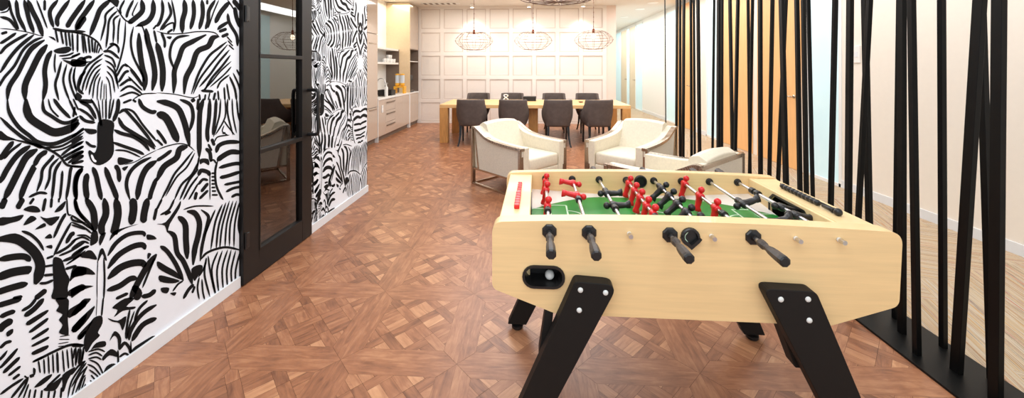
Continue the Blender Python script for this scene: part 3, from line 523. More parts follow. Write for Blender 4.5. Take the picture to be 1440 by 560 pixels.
# office behind the glass door
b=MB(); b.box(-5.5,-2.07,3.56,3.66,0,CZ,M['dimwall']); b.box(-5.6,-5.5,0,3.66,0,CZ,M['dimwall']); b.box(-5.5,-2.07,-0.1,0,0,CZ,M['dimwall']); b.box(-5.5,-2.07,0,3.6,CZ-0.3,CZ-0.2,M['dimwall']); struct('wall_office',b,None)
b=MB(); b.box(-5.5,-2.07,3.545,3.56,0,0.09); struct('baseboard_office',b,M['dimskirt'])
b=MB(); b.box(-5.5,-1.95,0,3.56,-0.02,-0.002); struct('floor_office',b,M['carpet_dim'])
# ---------------------------------------------------------------- glazed door
d=MB(); X0,X1=WX-0.03,WX+0.025
d.box(X0-0.08,X1-0.03,DY0,DY0+0.03,0,2.42); d.box(X0-0.08,X1-0.03,DY1-0.03,DY1,0,2.42); d.box(X0-0.08,X1-0.03,DY0,DY1,2.39,2.42)
door=struct('door_1',d,M['doorm'])
G0,G1=2.585,3.095
d=MB(); d.box(X0,X1,DY0+0.006,G0,0.008,2.38); d.box(X0,X1,G1,DY1-0.006,0.008,2.38); d.box(X0,X1,G0,G1,0.008,0.175); d.box(X0,X1,G0,G1,2.22,2.38)
leaf=d.build('door_leaf',M['doorm'],door,bev=0.003)
d=MB()
for z in (0.866,1.543): d.box(X0+0.005,X1+0.006,G0,G1,z-0.014,z+0.014)
for y in (G0,G1-0.012): d.box(X0+0.01,X1+0.004,y,y+0.012,0.175,2.22)
for z in (0.175,2.21): d.box(X0+0.01,X1+0.004,G0,G1,z,z+0.012)
d.build('glazing_bar',M['doorm'],leaf,bev=0.002)
d=MB(); d.box(WX-0.005,WX+0.001,G0,G1,0.175,2.22); d.build('glass_pane',M['glass'],leaf)
d=MB()
for x,sg in ((X1,1),(X0,-1)):
    y=3.178; o=0.085*sg
    zt,zb=1.268,0.888
    d.tube(crom([(x,y,zt),(x+o*.7,y,zt),(x+o,y,zt-0.025*1),(x+o,y,(zt+zb)/2),(x+o,y,zb+0.025),(x+o*.7,y,zb),(x,y,zb)],6),0.0145,10)
hd=d.build('pull_handle',M['blk'],leaf,smooth=True)
for z in (0.3,1.82):
    d=MB(); d.box(X1-0.01,X1+0.012,DY0+0.02,DY0+0.05,z-0.05,z+0.05,bev=0.004); d.tube([(X1+0.008,DY0+0.02,z-0.055),(X1+0.008,DY0+0.02,z+0.055)],0.008)
    d.build('hinge',M['blk'],door)
# ---------------------------------------------------------------- slatted divider
scr=thing('slatted_screen','black steel slatted room divider of leaning upright bars on a floor plate','divider',(2.03,1.0,0))
OXs,OYs=2.03,1.0
b=MB(); b.box(1.872-OXs,2.188-OXs,0.6-OYs,6.3-OYs,0.0,0.012); b.build('base_plate',M['slat'],scr,bev=0.002)
b=MB(); b.box(1.93-OXs,2.14-OXs,0.6-OYs,6.3-OYs,CZ-0.02,CZ); b.build('top_plate',M['slat'],scr)
SL=[(935,936.2,174,2.12,1.7),(952,951,224,2.10,4),(956.3,956.3,224,1.95,4),(961.7,960.5,224,2.02,5),(971.4,972.5,223,1.94,4),(975.7,977,223,2.10,3.4),(981.5,983.8,220,2.0,6.5),(1004.4,1002,215,2.1,3.5),(1010.6,1010.3,213,1.95,6),(1015.5,1014.8,210,2.1,4.5),(1026.5,1030,213,2.08,5.5),(1037.7,1033.8,213,1.95,5.5),(1052,1054.8,243,2.08,4.5),(1058.3,1054,243,1.95,4.5),(1069,1069.5,243,2.03,7),(1086.4,1082,245,2.1,6),(1099,1105.3,258,1.95,9),(1105,1094.4,250,2.1,6),(1120.5,1125,267,1.96,7.5),(1129.8,1134,272,2.1,7.5),(1136.8,1143,277,1.97,5.5),(1174.6,1168.3,289,2.08,8.5),(1195.5,1192.8,301,1.97,11),(1216,1222.3,315,2.12,11),(1223,1207,307,1.97,9),(1265.5,1259,443,2.1,10),(1268.5,1268.3,460,2.02,13),(1281.8,1289.4,498,1.945,13),(1324,1326.4,493,2.13,12.5),(1378,1345,520,2.02,20),(1379,1393,450,2.13,16),(1405,1400,560,1.97,23)]
for xt,xb,yb,X,w in SL:
    (ya,za),(yb_,zb)=on_plane_x(xt,0,X),on_plane_x(xb,yb,X)
    k=(ya-yb_)/(za-zb); y0=yb_+(0.008-zb)*k; y1=yb_+(CZ-0.01-zb)*k
    cdep=yb_*CS-X*SN; s_=math.hypot(X,yb_); wy=max(0.012,(w*cdep/FPX-0.022*yb_/s_)*s_/X/ (s_/cdep) ) if True else .05
    wy=min(max(wy*0.86,0.012),0.052)
    b=MB(); b.bar((X-OXs,y0-OYs,0.008),(X-OXs,y1-OYs,CZ-0.01),0.024 if w>2 else .014,wy,None,up=(0,1,0))
    b.build('slat',M['slat'],scr,bev=0.0015)
# ---------------------------------------------------------------- foosball table
TX,TY=0.575,1.7425
ft=thing('foosball_table','maple foosball table with black splayed legs and red and black players','game table',(TX,TY,0),-math.radians(1.0))
HL=0.71; yf0,yf1=-0.357,-0.298; yb0,yb1=0.312,0.357
def side_profile():
    base=[(-HL,0.872),(-HL,0.64),(-0.472,0.555),(0.477,0.555),(0.70,0.632),(HL,0.872)]
    r=rounded(base,[0,0.03,0.01,0.01,0.035,0],6)
    top=[]
    for i in range(0,25):
        x=HL*(1-2*i/24.0); z=0.904-0.018*(x/HL)**2; top.append((x,z))
    top=[p for p in top]
    poly=r[1:-1] if False else r
    poly=[p for p in r if p[1]<0.87]
    rt_=rounded([(HL,0.80),(HL,0.886),(0.60,0.891)],[0,0.045,0],8)[1:-1]
    lt_=rounded([(-0.60,0.891),(-HL,0.886),(-HL,0.80)],[0,0.045,0],8)[1:-1]
    return poly+rt_+[p for p in top if abs(p[0])<0.63]+lt_
prof=side_profile()
def oval(cx,cz,a,r,n=10):
    o=[]
    for i in range(n+1): t=-PI/2+PI*i/n; o.append((cx+a+r*math.cos(t),cz+r*math.sin(t)))
    for i in range(n+1): t=PI/2+PI*i/n; o.append((cx-a+r*math.cos(t),cz+r*math.sin(t)))
    return o
hole=oval(0.054-TX,0.69,0.036,0.037)
b=MB(); b.prism(prof,yf0,yf1,'y',None,[hole]); fp=b.build('side_panel',M['maple'],ft,bev=0.004)
b=MB(); b.prism(prof,yb0,yb1,'y'); b.build('side_panel',M['maple'],ft,bev=0.004)
# ball return cup
b=MB()
o1=oval(0.054-TX,0.69,0.036,0.042);o2=oval(0.054-TX,0.69,0.036,0.033);o3=oval(0.054-TX,0.69,0.036,0.033)
b.prism(o1,yf0-0.006,yf0+0.004,'y',None,[o2])
for i in range(len(o2)):
    j=(i+1)%len(o2); b.poly([(o2[i][0],yf0,o2[i][1]),(o2[j][0],yf0,o2[j][1]),(o3[j][0],yf0+0.085,o3[j][1]),(o3[i][0],yf0+0.085,o3[i][1])])
b.poly([(p[0],yf0+0.085,p[1]) for p in o3])
b.build('ball_return',M['blk'],ft,smooth=False)
ball=MB(); ball.sphere((0,0,0),0.0175,None,seg=24); bo=ball.build('foosball',M['nylon'],None,smooth=True)
bo.location=(0.072,TY+yf0+0.045+0.006,0.676); tag(bo,'small white foosball lying in the black ball return of the game table','ball')
# end blocks
EL0,EL1=-0.69,-0.572; ER0,ER1=0.557,0.69
b=MB(); b.box(EL0,EL1,yf1,yb0,0.60,0.878); b.build('end_block',M['maple_top'],ft,bev=0.004)
b=MB()
gh=rounded([(-0.13,0.768),(0.13,0.768),(0.13,0.83),(0.10,0.858),(-0.10,0.858),(-0.13,0.83)],0.012)
b.prism([(yf1,0.60),(yb0,0.60),(yb0,0.878),(yf1,0.878)],ER0,ER0+0.012,'x',None,[gh])
b.box(ER0+0.012,ER1,yf1,yb0,0.862,0.878); b.box(ER1-0.015,ER1,yf1,yb0,0.60,0.862)
b.build('end_block',M['maple_top'],ft,bev=0.003)
b=MB(); 
for x0,x1 in ((ER0+0.012,ER0+0.09),):
    b.box(x0+0.07,x1,-0.15,0.15,0.70,0.86); b.box(x0,x1,-0.15,0.15,0.69,0.70); b.box(x0,x1,-0.15,-0.14,0.70,0.86); b.box(x0,x1,0.14,0.15,0.70,0.86)
b.prism(rounded([(-0.138,0.76),(0.138,0.76),(0.138,0.835),(0.105,0.866),(-0.105,0.866),(-0.138,0.835)],0.012),ER0-0.003,ER0+0.002,'x',None,[gh])
b.build('goal',M['blk'],ft)
b=MB(); gl=rounded([(-0.11,0.778),(0.11,0.778),(0.11,0.85),(-0.11,0.85)],0.01); b.prism(gl,EL1-0.001,EL1+0.003,'x'); b.build('goal',M['blk'],ft)
b=MB(); b.box(-0.66,0.66,yf1,yb0,0.585,0.60); b.build('cabinet_base',M['blkm'],ft)
# playing field
b=MB(); FZ=0.775; ix0,ix1=EL1,ER0
b.box(ix0,ix1,yf1,yb0,FZ-0.02,FZ-0.002,M['ramp'])
def edge(x):   # green boundary |y| for x
    t=(abs(x+0.0075))/0.565
    return 0.278-0.20*max(0,(t-0.36)/0.64)**1.6
xs_=[ix0+(ix1-ix0)*i/48 for i in range(49)]
for i in range(48):
    x0,x1=xs_[i],xs_[i+1]; b.poly([(x0,-edge(x0),FZ),(x1,-edge(x1),FZ),(x1,edge(x1),FZ),(x0,edge(x0),FZ)],M['green'])
    for sg in (1,-1):
        yw=yb0 if sg>0 else yf1
        h0=0.004+0.02*max(0,(abs(x0)-0.2)/0.37);h1=0.004+0.02*max(0,(abs(x1)-0.2)/0.37)
        b.poly([(x0,sg*edge(x0),FZ),(x1,sg*edge(x1),FZ),(x1,yw,FZ+h1),(x0,yw,FZ+h0)],M['ramp'])
LZ=FZ+0.0008; lw=0.004
def ln(x0,y0,x1,y1):
    d=Vector((x1-x0,y1-y0)); n=Vector((-d.y,d.x)).normalized()*lw
    b.poly([(x0+n.x,y0+n.y,LZ),(x1+n.x,y1+n.y,LZ),(x1-n.x,y1-n.y,LZ),(x0-n.x,y0-n.y,LZ)],M['line'])
def arc(cx,cy,r,a0,a1,n=28):
    for i in range(n):
        t0=a0+(a1-a0)*i/n;t1=a0+(a1-a0)*(i+1)/n; ln(cx+r*math.cos(t0),cy+r*math.sin(t0),cx+r*math.cos(t1),cy+r*math.sin(t1))
for sg in (1,-1):
    e_=ix1 if sg>0 else ix0
    ln(e_,0.14,e_-sg*0.17,0.14); ln(e_,-0.14,e_-sg*0.17,-0.14); ln(e_-sg*0.17,-0.14,e_-sg*0.17,0.14)
    ln(e_,0.09,e_-sg*0.09,0.09); ln(e_,-0.09,e_-sg*0.09,-0.09); ln(e_-sg*0.09,-0.09,e_-sg*0.09,0.09)
    arc(e_-sg*0.17,0,0.07,PI/2 if sg>0 else -PI/2,3*PI/2 if sg>0 else PI/2)
ln(-0.0075,-0.27,-0.0075,0.27); arc(-0.0075,0,0.09,0,2*PI,48)
b.build('playing_field',None,ft)
# legs
def leg(pts,y0,y1,bolts,fx):
    b=MB(); b.prism(rounded(pts,[0.02,0.03,0.004,0.004]),y0,y1,'y'); l=b.build('leg',M['blkm'],ft,bev=0.003)
    yo=y0 if y0<0 else y1; sg=-1 if y0<0 else 1
    for (x,z) in bolts:
        b=MB(); b.sphere((x,yo,z),0.0095,None,1,0.6,1,16); b.build('bolt',M['nylon'],l,smooth=True)
    b=MB(); ym=(y0+y1)/2; b.lathe([(0.028,0.0),(0.032,0.006),(0.032,0.018),(0.012,0.022),(0.012,0.034)],20,None,Matrix.Translation((fx,ym,0))); b.build('foot',M['blk'],l,smooth=False)
Lp=[(-0.412,0.703),(-0.262,0.695),(-0.605,0.03),(-0.708,0.03)]
Rp=[(0.222,0.702),(0.396,0.698),(0.668,0.03),(0.560,0.03)][::1]
Rp=[(0.222,0.702),(0.396,0.698),(0.668,0.03),(0.560,0.03),(0.318,0.50)]
def legR(y0,y1):
    return rounded(Rp,[0.02,0.035,0.004,0.004,0.02])
for y0,y1 in ((yf0-0.048,yf0),(yb1,yb1+0.048)):
    leg(Lp,y0,y1,[(-0.393,0.674),(-0.306,0.668),(-0.397,0.603)],-0.655)
    b=MB()
    leg(Rp[:4],y0,y1,[(0.28,0.668),(0.368,0.672),(0.372,0.601)],0.613)
for sx,x0,x1,x2,x3 in ((0,-0.515,-0.485,-0.50,-0.54),(1,0.30,0.43,0.45,0.36)):
    for ya,yb_ in ((yf0+0.002,yf0+0.055),(yb1-0.055,yb1-0.002)):
        b=MB(); b.prism([(x0,0.565),(x1,0.565),(x2,0.40),(x3,0.40)],ya,yb_,'y'); b.build('leg_brace',M['blkm'],ft,bev=0.003)
# rods and players
RZ=0.857; rodx=[-0.500+0.1430*i for i in range(8)]
def man_mesh(mt,ang):
    b=MB(); R=Matrix.Rotation(ang,4,'Y')@Matrix.Diagonal((1.35,1.3,0.92,1))
    secs=[]
    for z,wx,wy,ox in ((-0.079,0.010,0.008,0.003),(-0.077,0.013,0.0105,0.003),(-0.062,0.0105,0.0105,0.001),(-0.056,0.0078,0.0095,0),(-0.04,0.0088,0.011,0),(-0.022,0.009,0.012,0),(-0.012,0.011,0.013,0),(0.0,0.012,0.0165,0),(0.009,0.0115,0.0185,0),(0.014,0.008,0.014,0),(0.017,0.005,0.006,0),(0.022,0.005,0.005,0)):
        secs.append([(ox+wx*math.copysign(abs(math.cos(t))**0.7,math.cos(t)),wy*math.copysign(abs(math.sin(t))**0.7,math.sin(t)),z) for t in [2*PI*k/14 for k in range(14)]])
    b.loft(secs,None,True,R)
    b.sphere(R@Vector((0,0,0.031)),0.0150,None,seg=16)
    b.tube([(0,-0.021,0),(0,0.021,0)],0.0145,14)
    return b
rods=[('red',[0.265,0.12,-0.10],10,-0.155,1),('red',[0.235,0.045],100,-0.01,1),('blk',[0.085,-0.075],-92,None,0),('red',[0.25,0.135,0.035,-0.07,-0.165],18,None,1),('blk',[0.175,0.07,-0.035,-0.135,-0.225],45,None,0),('red',[0.265,0.08,-0.08],14,-0.145,1),('blk',[-0.02,-0.23],-112,None,0),('blk',[-0.05,-0.14],-80,0.15,0)]
for i,(col,ys,ang,bump,front) in enumerate(rods):
    x=rodx[i]; 
    b=MB(); 
    ext=0.075
    ya=yf0-(0.03 if not front else 0.045); yz=yb1+(0.03 if front else 0.045)
    b.tube([(x,ya,RZ),(x,yz,RZ)],0.0078,12); rod=b.build('rod',M['chrome'],ft,smooth=True); auto(rod)
    for y in ys:
        o=man_mesh(None,math.radians(ang+random.uniform(-2,2))).build('player',M['red' if col=='red' else 'blk'],rod,smooth=True); o.location=(x,y,RZ)
    bl=[bump] if bump is not None else [min(ys)-0.035,max(ys)+0.035]
    if i==7: bl=[0.13,0.17]
    for y in bl:
        b=MB(); b.lathe([(0.008,-0.014),(0.0145,-0.014),(0.0155,0.0),(0.0145,0.014),(0.008,0.014)],16,None,Matrix.Translation((x,y,RZ))@Matrix.Rotation(PI/2,4,'X')); b.build('bumper',M['blk'],rod,smooth=False)
    for y,sg in ((yf0,-1),(yf1,1),(yb0,-1),(yb1,1)):
        if y==yf0 and not front: continue
        if y==yb1 and front: continue
        seg=8 if y in (yf0,yb1) else 20; rr=0.028 if seg==8 else 0.0185
        b=MB(); b.lathe([(rr,0),(rr,0.005),(rr*0.86,0.009),(0.012,0.010),(0.012,0.022),(0.008,0.022)],seg,None,Matrix.Translation((x,y,RZ))@Matrix.Rotation(PI/2 if sg<0 else -PI/2,4,'X'))
        b.build('bearing',M['blk'],rod)
    # handle on one side, nylon cap on the other
    hy=yf0-0.042 if front else yb1+0.042; sg=-1 if front else 1
    H=[(0.010,0),(0.0138,0.002),(0.0150,0.012),(0.0148,0.024),(0.0105,0.034),(0.0108,0.046),(0.0150,0.066),(0.0168,0.090),(0.0172,0.118)]
    HM=Matrix.Translation((x,hy,RZ))@Matrix.Rotation(PI/2 if sg<0 else -PI/2,4,'X')
    b=MB(); b.lathe(H,8,None,HM); hnd=b.build('handle',M['handle'],rod)
    b=MB(); b.lathe([(0.0172,0.118),(0.0178,0.120),(0.0176,0.132),(0.013,0.136)],8,None,HM); b.build('end_cap',M['blk'],rod)
    ny=yb1+0.012 if front else yf0-0.012
    b=MB(); b.lathe([(0.0075,-0.012),(0.0085,-0.006),(0.0065,0.002),(0.0065,0.008),(0.004,0.012)],12,None,Matrix.Translation((x,ny,RZ))@Matrix.Rotation(PI/2 if ny<0 else -PI/2,4,'X')); b.build('cap_nut',M['nylon'],rod)
# serve cups
for y,sg in ((yf0,-1),(yb0,-1)):
    cx=-0.001 if y<0 else 0.003
    Mx=Matrix.Translation((cx,y,RZ-0.005))@Matrix.Rotation(PI/2,4,'X')
    b=MB(); b.lathe([(0.031,-0.004),(0.033,0.0),(0.033,0.008),(0.029,0.012),(0.024,0.012),(0.023,0.002)],24,None,Mx)
    b.lathe([(0.0,0.001),(0.024,0.001)],24,M['blk'],Mx)
    if y<0:
        lp=[(cx+0.020*math.cos(t),RZ-0.005+0.020*math.sin(t)) for t in [PI*(0.62+0.75*k/12) for k in range(13)]]+[(cx-0.004+0.014*math.cos(t),RZ-0.005+0.014*math.sin(t)) for t in [PI*(1.30-0.6*k/8) for k in range(9)]]
        b.prism(lp,y-0.006,y-0.003,'y',M['line'])
        b.prism(rounded([(cx-0.036,RZ-0.008),(cx-0.028,RZ-0.02),(cx,RZ-0.046),(cx+0.028,RZ-0.02),(cx+0.037,RZ-0.008),(cx+0.03,RZ-0.004),(cx,RZ-0.03),(cx-0.03,RZ-0.004)],0.002),y-0.016,y-0.002,'y',M['blk'])
    b.mats=[M['blk']]+[m for m in b.mats if m is not M['blk']] if M['blk'] not in b.mats else b.mats
    b.build('serve_cup',None if False else M['blk'],ft)
# scorers
b=MB(); 
for k in range(11):
    y=-0.195+0.0 if False else -0.19+k*0.031; x=-0.628
    if k<6: b.box(x-0.011,x+0.011,y-0.014,y+0.013,0.878,0.896,bev=0.004)
    else: b.box(x-0.010,x+0.010,y-0.008,y+0.013,0.880,0.892,bev=0.003)
b.box(-0.636,-0.620,-0.20,0.14,0.878,0.884)
b.build('score_counter',M['red'],ft)
b=MB(); x=0.625
b.tube([(x,-0.20,0.897),(x,0.16,0.897)],0.004,8)
for k in range(10): b.lathe([(0.004,-0.012),(0.0115,-0.010),(0.0125,0),(0.009,0.010),(0.004,0.011)],14,None,Matrix.Translation((x,0.14-k*0.0245,0.8905))@Matrix.Rotation(PI/2,4,'X'))
b.lathe([(0.004,-0.03),(0.008,-0.028),(0.009,0.01),(0.011,0.028),(0.004,0.03)],14,None,Matrix.Translation((x,-0.14,0.8905))@Matrix.Rotation(PI/2,4,'X'))
b.sphere((x,-0.19,0.892),0.015,None)
b.build('score_counter',M['blk'],ft,smooth=True)
# ---------------------------------------------------------------- armchairs
def armchair():
    t=thing('armchair','x','chair',(0,0,0),0,'cream leather armchairs on bronze runners')
    W=0.37; curve=crom([(-0.44,0.71),(-0.385,0.708),(-0.30,0.665),(-0.17,0.605),(0.0,0.575),(0.2,0.562),(0.44,0.558)],5)
    for s in (-1,1):
        b=MB(); x=s*W
        def strip(pts,w=0.042,th=0.028):
            for i in range(len(pts)-1):
                a,c_=pts[i],pts[i+1]; d=Vector((c_[0]-a[0],c_[1]-a[1])).normalized()*0.006
                b.bar((x,a[0]-d.x,a[1]-d.y),(x,c_[0]+d.x,c_[1]+d.y),w,th,up=(1,0,0)) if False else b.bar((x,a[0]-d.x,a[1]-d.y),(x,c_[0]+d.x,c_[1]+d.y),w,th,up=(0,-d.y/0.006,d.x/0.006))
        strip(curve,0.055,0.032)
        strip([(-0.44,0.71),(-0.44,0.012)],0.05,0.032); strip([(0.42,0.558),(0.42,0.012)],0.075,0.032); strip([(-0.44,0.012),(0.43,0.012)],0.035,0.022)
        strip([(-0.395,0.70),(-0.315,0.20)],0.035,0.022); strip([(-0.44,0.20),(0.43,0.20)],0.03,0.022)
        b.build('side_frame',M['steel'],t,bev=0.0015)
        b=MB(); poly=[(p[0],p[1]-0.012) for p in curve if p[0]>-0.39]+[(0.42,0.205),(-0.31,0.205)]
        b.prism(poly,x-0.012,x+0.010,'x'); b.build('side_panel',M['cloth'],t)
        b=MB(); xi=s*(W-0.105); 
        top=[(p[0],p[1]+0.012) for p in curve]
        poly=top+[(0.435,0.21),(-0.42,0.21)]
        a0,a1=sorted((xi,s*(W-0.015))); b.prism(poly,a0,a1,'x'); b.build('armrest',M['fabric'],t,bev=0.010)
    b=MB(); secs=[]
    for x in [-0.27+0.54*k/10 for k in range(11)]:
        cr=0.022*(1-(x/0.27)**2)
        secs.append([(x,y,z+(cr if z>0.6 else 0)) for y,z in rounded([(-0.425,0.22),(-0.435,0.735),(-0.37,0.772),(-0.30,0.752),(-0.135,0.36),(-0.12,0.22)],0.02)])
    b.loft(secs); bk=b.build('backrest',M['fabric'],t); auto(bk,50)
    b=MB(); b.box(-0.262,0.262,-0.16,0.43,0.285,0.435,bev=0.03); cu=b.build('seat_cushion',M['fabric'],t,smooth=True); auto(cu,60)
    b=MB(); b.box(-0.265,0.265,-0.40,0.425,0.19,0.288,bev=0.012); b.build('seat_base',M['fabric'],t)
    b=MB(); b.box(-0.355,0.355,-0.452,-0.43,0.195,0.70); b.build('back_panel',M['cloth'],t)
    b=MB(); b.box(-0.37,0.37,-0.45,-0.43,0.0,0.022); b.build('rear_rail',M['steel'],t)
    b=MB(); b.box(-0.37,0.37,-0.455,-0.425,0.69,0.722); b.build('rear_rail',M['steel'],t)
    return t
ac=armchair(); ac.location=(-0.15,4.75,0); ac.rotation_euler.z=math.radians(-133.6); ac['label']='cream armchair at left of the seating group with its bronze side frame facing us'
dup(ac,(1.267,4.834,0),math.radians(138.4),'cream armchair on the right facing the camera beside the slatted screen')
dup(ac,(1.268,3.49,0),math.radians(41.3),'cream armchair seen from behind just beyond the game table')
# ---------------------------------------------------------------- dining chairs
def dining_chair():
    t=thing('dining_chair','x','chair',(0,0,0),0,'taupe tub chairs round the oak table')
    # U shell
    path=[(0.265,0.20),(0.268,0.05),(0.255,-0.13),(0.20,-0.255),(0.0,-0.285),(-0.20,-0.255),(-0.255,-0.13),(-0.268,0.05),(-0.265,0.20)]
    cp_=crom(path,4); n=len(cp_); b=MB(); rows=7; vs=[];fs=[]
    for i,(x,y) in enumerate(cp_):
        t_=abs(i/(n-1)-0.5)*2; zt=0.875 if t_<0.44 else (0.875-0.235*min(1,((t_-0.44)/0.22))**0.8)
        for r in range(rows):
            v=r/(rows-1); z=0.385+(zt-0.385)*v
            k=0.80+0.20*math.sin(min(1,v*1.5)*PI/2) ; yy=y-(0.05*v if t_<0.5 else 0.05*v*max(0,1-(t_-0.5)*2.2))
            vs.append((x*k*(1.0 if t_>.5 else 0.97),yy,z))
    for i in range(n-1):
        for r in range(rows-1): fs.append((i*rows+r,(i+1)*rows+r,(i+1)*rows+r+1,i*rows+r+1))
    b.mesh(vs,fs); o=b.build('backrest',M['grey'],t,smooth=True,solid=0.055,bev=0.016)
    b=MB(); b.box(-0.225,0.225,-0.26,0.27,0.36,0.475,bev=0.035); b.build('seat',M['grey'],t,smooth=True)
    for s in (-1,1):
        b=MB(); b.loft([[(s*0.20+sx*h,0.22+sy*h,z) for sx,sy in ((-1,-1),(1,-1),(1,1),(-1,1))] for z,h in ((0,0.014),(0.37,0.021))]); b.build('leg',M['legblk'],t)
        b=MB(); b.loft([[(s*xx+sx*h,yy+sy*h,z) for sx,sy in ((-1,-1),(1,-1),(1,1),(-1,1))] for z,h,xx,yy in ((0,0.015,0.225,-0.34),(0.06,0.015,0.21,-0.315),(0.2,0.018,0.19,-0.265),(0.37,0.023,0.185,-0.235))]); b.build('leg',M['legblk'],t)
    return t
dc=dining_chair()
front=[(-1.145,7.40,3),(-0.325,7.40,-1),(0.515,7.40,1),(1.265,7.42,5)]
fl_=['taupe tub chair with its back to us at the left end of the oak table','second taupe tub chair from the left, back to us, half behind the left armchair','third taupe tub chair from the left with its back to us','taupe tub chair with its back to us nearest the right end of the oak table']
dc.location=(front[0][0],front[0][1],0); dc.rotation_euler.z=math.radians(3); dc['label']=fl_[0]
for (x,y,r),l in list(zip(front,fl_))[1:]: dup(dc,(x,y,0),math.radians(r),l)
bl_=['taupe tub chair on the far side of the oak table at its left end','taupe tub chair on the far side behind the white table ornament','taupe tub chair on the far side just right of the black box','taupe tub chair on the far side nearest the corridor']
for x,l in zip((-1.24,-0.43,0.555,1.335),bl_): dup(dc,(x,8.85,0),PI,l)
# ---------------------------------------------------------------- dining table
dt=thing('dining_table','long oak dining table with square block legs','table',(0.07,8.04,0))
b=MB(); b.box(-1.85,1.85,-0.66,0.66,0.685,0.75,bev=0.004); b.build('tabletop',M['oak'],dt)
for x in (-1.77,1.77):
    for y in (-0.58,0.58):
        b=MB(); b.box(x-0.08,x+0.08,y-0.08,y+0.08,0,0.685,bev=0.004); b.build('leg',M['oakleg'],dt)
b=MB(); b.box(-0.11,0.08,-0.4,0.4,0,0.685,bev=0.004); b.build('centre_leg',M['oakleg'],dt)
o=thing('storage_box','black lidded box on the middle of the oak table','box',(-0.02,8.35,0.75))
b=MB(); b.box(-0.14,0.14,-0.09,0.09,0,0.085,bev=0.004); b.build('body',M['blk'],o); b=MB(); b.box(-0.145,0.145,-0.095,0.095,0.085,0.10,bev=0.003); b.build('lid',M['blk'],o)
o=thing('ornament','small white and gold knotted ornament on the oak table','ornament',(-0.53,8.2,0.75))
b=MB()
b.lathe([(0.05,0),(0.05,0.012),(0.02,0.02)],16); b.build('base',M['white'],o)
b=MB(); b.tube([(0.045*math.sin(2*t),0.03*math.cos(3*t),0.085+0.06*math.sin(t)) for t in [2*PI*k/40 for k in range(40)]],0.012,8,None,True); b.build('knot',M['white'],o,smooth=True)
o=MB(); o.lathe([(0.0,0.0),(0.03,0.0),(0.055,0.02),(0.05,0.02),(0.028,0.006),(0.0,0.006)],20); o=o.build('small_dish',M['brass'],None,smooth=True); o.location=(1.05,8.0,0.75); tag(o,'tiny brown dish lying on the right half of the oak table','dish')
# ---------------------------------------------------------------- pendants
def pendant():
    t=thing('pendant_lamp','x','lamp',(0,0,0),0,'bronze wire cage pendants')
    R=0.405; pr=crom([(0.17,0.185),(0.27,0.155),(0.405,0.0),(0.27,-0.145),(0.17,-0.185),(0.0,-0.195)],4)
    b=MB(); n=14; r=0.0030
    for k in range(n):
        a=2*PI*k/n; b.tube([(p*math.cos(a),p*math.sin(a),z) for p,z in pr],r,5)
    for rr,z in ((0.17,0.185),(0.30,0.125),(0.36,0.06),(0.405,0.0),(0.36,-0.058),(0.30,-0.118),(0.17,-0.185)):
        b.tube([(rr*math.cos(a),rr*math.sin(a),z) for a in [2*PI*q/36 for q in range(36)]],r,5,None,True)
    for k in range(4):
        a=PI/2*k; b.tube([(0.17*math.cos(a),0.17*math.sin(a),0.185),(0.02*math.cos(a),0.02*math.sin(a),0.19)],r,5)
    b.build('cage',M['wire'],t)
    b=MB(); b.lathe([(0.008,0.24),(0.024,0.235),(0.026,0.15),(0.02,0.14)],16); b.build('socket',M['brass'],t,smooth=True)
    b=MB(); b.sphere((0,0,0.085),0.045,None,1,1,1.25); b.build('bulb',M['bulb'],t,smooth=True)
    b=MB(); b.tube([(0,0,0.235),(0,0,CZ-2.045-0.02)],0.006,6); 
    for q in range(8): b.tube([(0,0,0.27+q*0.10),(0,0,0.295+q*0.10)],0.010,6)
    b.lathe([(0.05,CZ-2.045-0.03),(0.05,CZ-2.045)],20); b.build('cable',M['wire'],t)
    return t
pd=pendant(); pd.location=(-1.2,8.05,2.045); pd['label']='wire cage pendant hanging over the left end of the oak table'
dup(pd,(0.055,8.05,2.045),0.2,'middle wire cage pendant over the oak table')
dup(pd,(1.32,8.05,2.055),0.1,'wire cage pendant over the right end of the oak table, beside the corridor')
dup(pd,(0.165,2.32,2.05),0.05,'wire cage pendant above the game table, only its bottom showing at the top edge')
# ceiling fittings
def spot(loc,label):
    t=thing('ceiling_spot',label,'light',loc,0,'white ceiling spots')
    b=MB(); b.lathe([(0.055,0),(0.055,-0.09),(0.045,-0.092),(0.043,-0.07)],20); b.build('housing',M['white'],t)
    b=MB(); b.lathe([(0.0,-0.075),(0.044,-0.075)],20); b.build('lens',M['lamp'],t); return t
for px,l in ((664,'white cylinder ceiling spot above the left pendant cable'),(744,'white cylinder ceiling spot beside the middle pendant cable'),(820,'white cylinder ceiling spot near the right pendant cable')):
    Y=9.72; k=(px-PX0)/FPX; c_=Y/(CS+k*SN); X=c_*(k*CS-SN); spot((X,Y,CZ),l)
    ld=bpy.data.lights.new('spot_beam','SPOT'); ld.energy=60; ld.spot_size=math.radians(95); ld.spot_blend=0.9; ld.color=(1,0.93,0.84); ld.shadow_soft_size=0.04
    lo=bpy.data.objects.new('spot_beam',ld); C.objects.link(lo); lo.location=(X,Y-0.05,CZ-0.11); lo.rotation_euler=(math.radians(14),0,0)
for i,(px,py,l) in enumerate(((878,24,'recessed round downlight farthest down the corridor'),(900,13,'recessed round downlight in the corridor ceiling, middle of three'),(918,4,'recessed round downlight in the corridor ceiling nearest the camera'))):
    x,y=on_floor(px,py,CZ); t=thing('downlight',l,'light',(x,y,CZ),0,'corridor downlights')
    b=MB(); b.lathe([(0.13,0),(0.13,-0.006),(0.10,-0.008)],24); b.build('trim_ring',M['white'],t); b=MB(); b.lathe([(0.0,-0.007),(0.105,-0.007)],24); b.build('lens',M['lamp'],t)
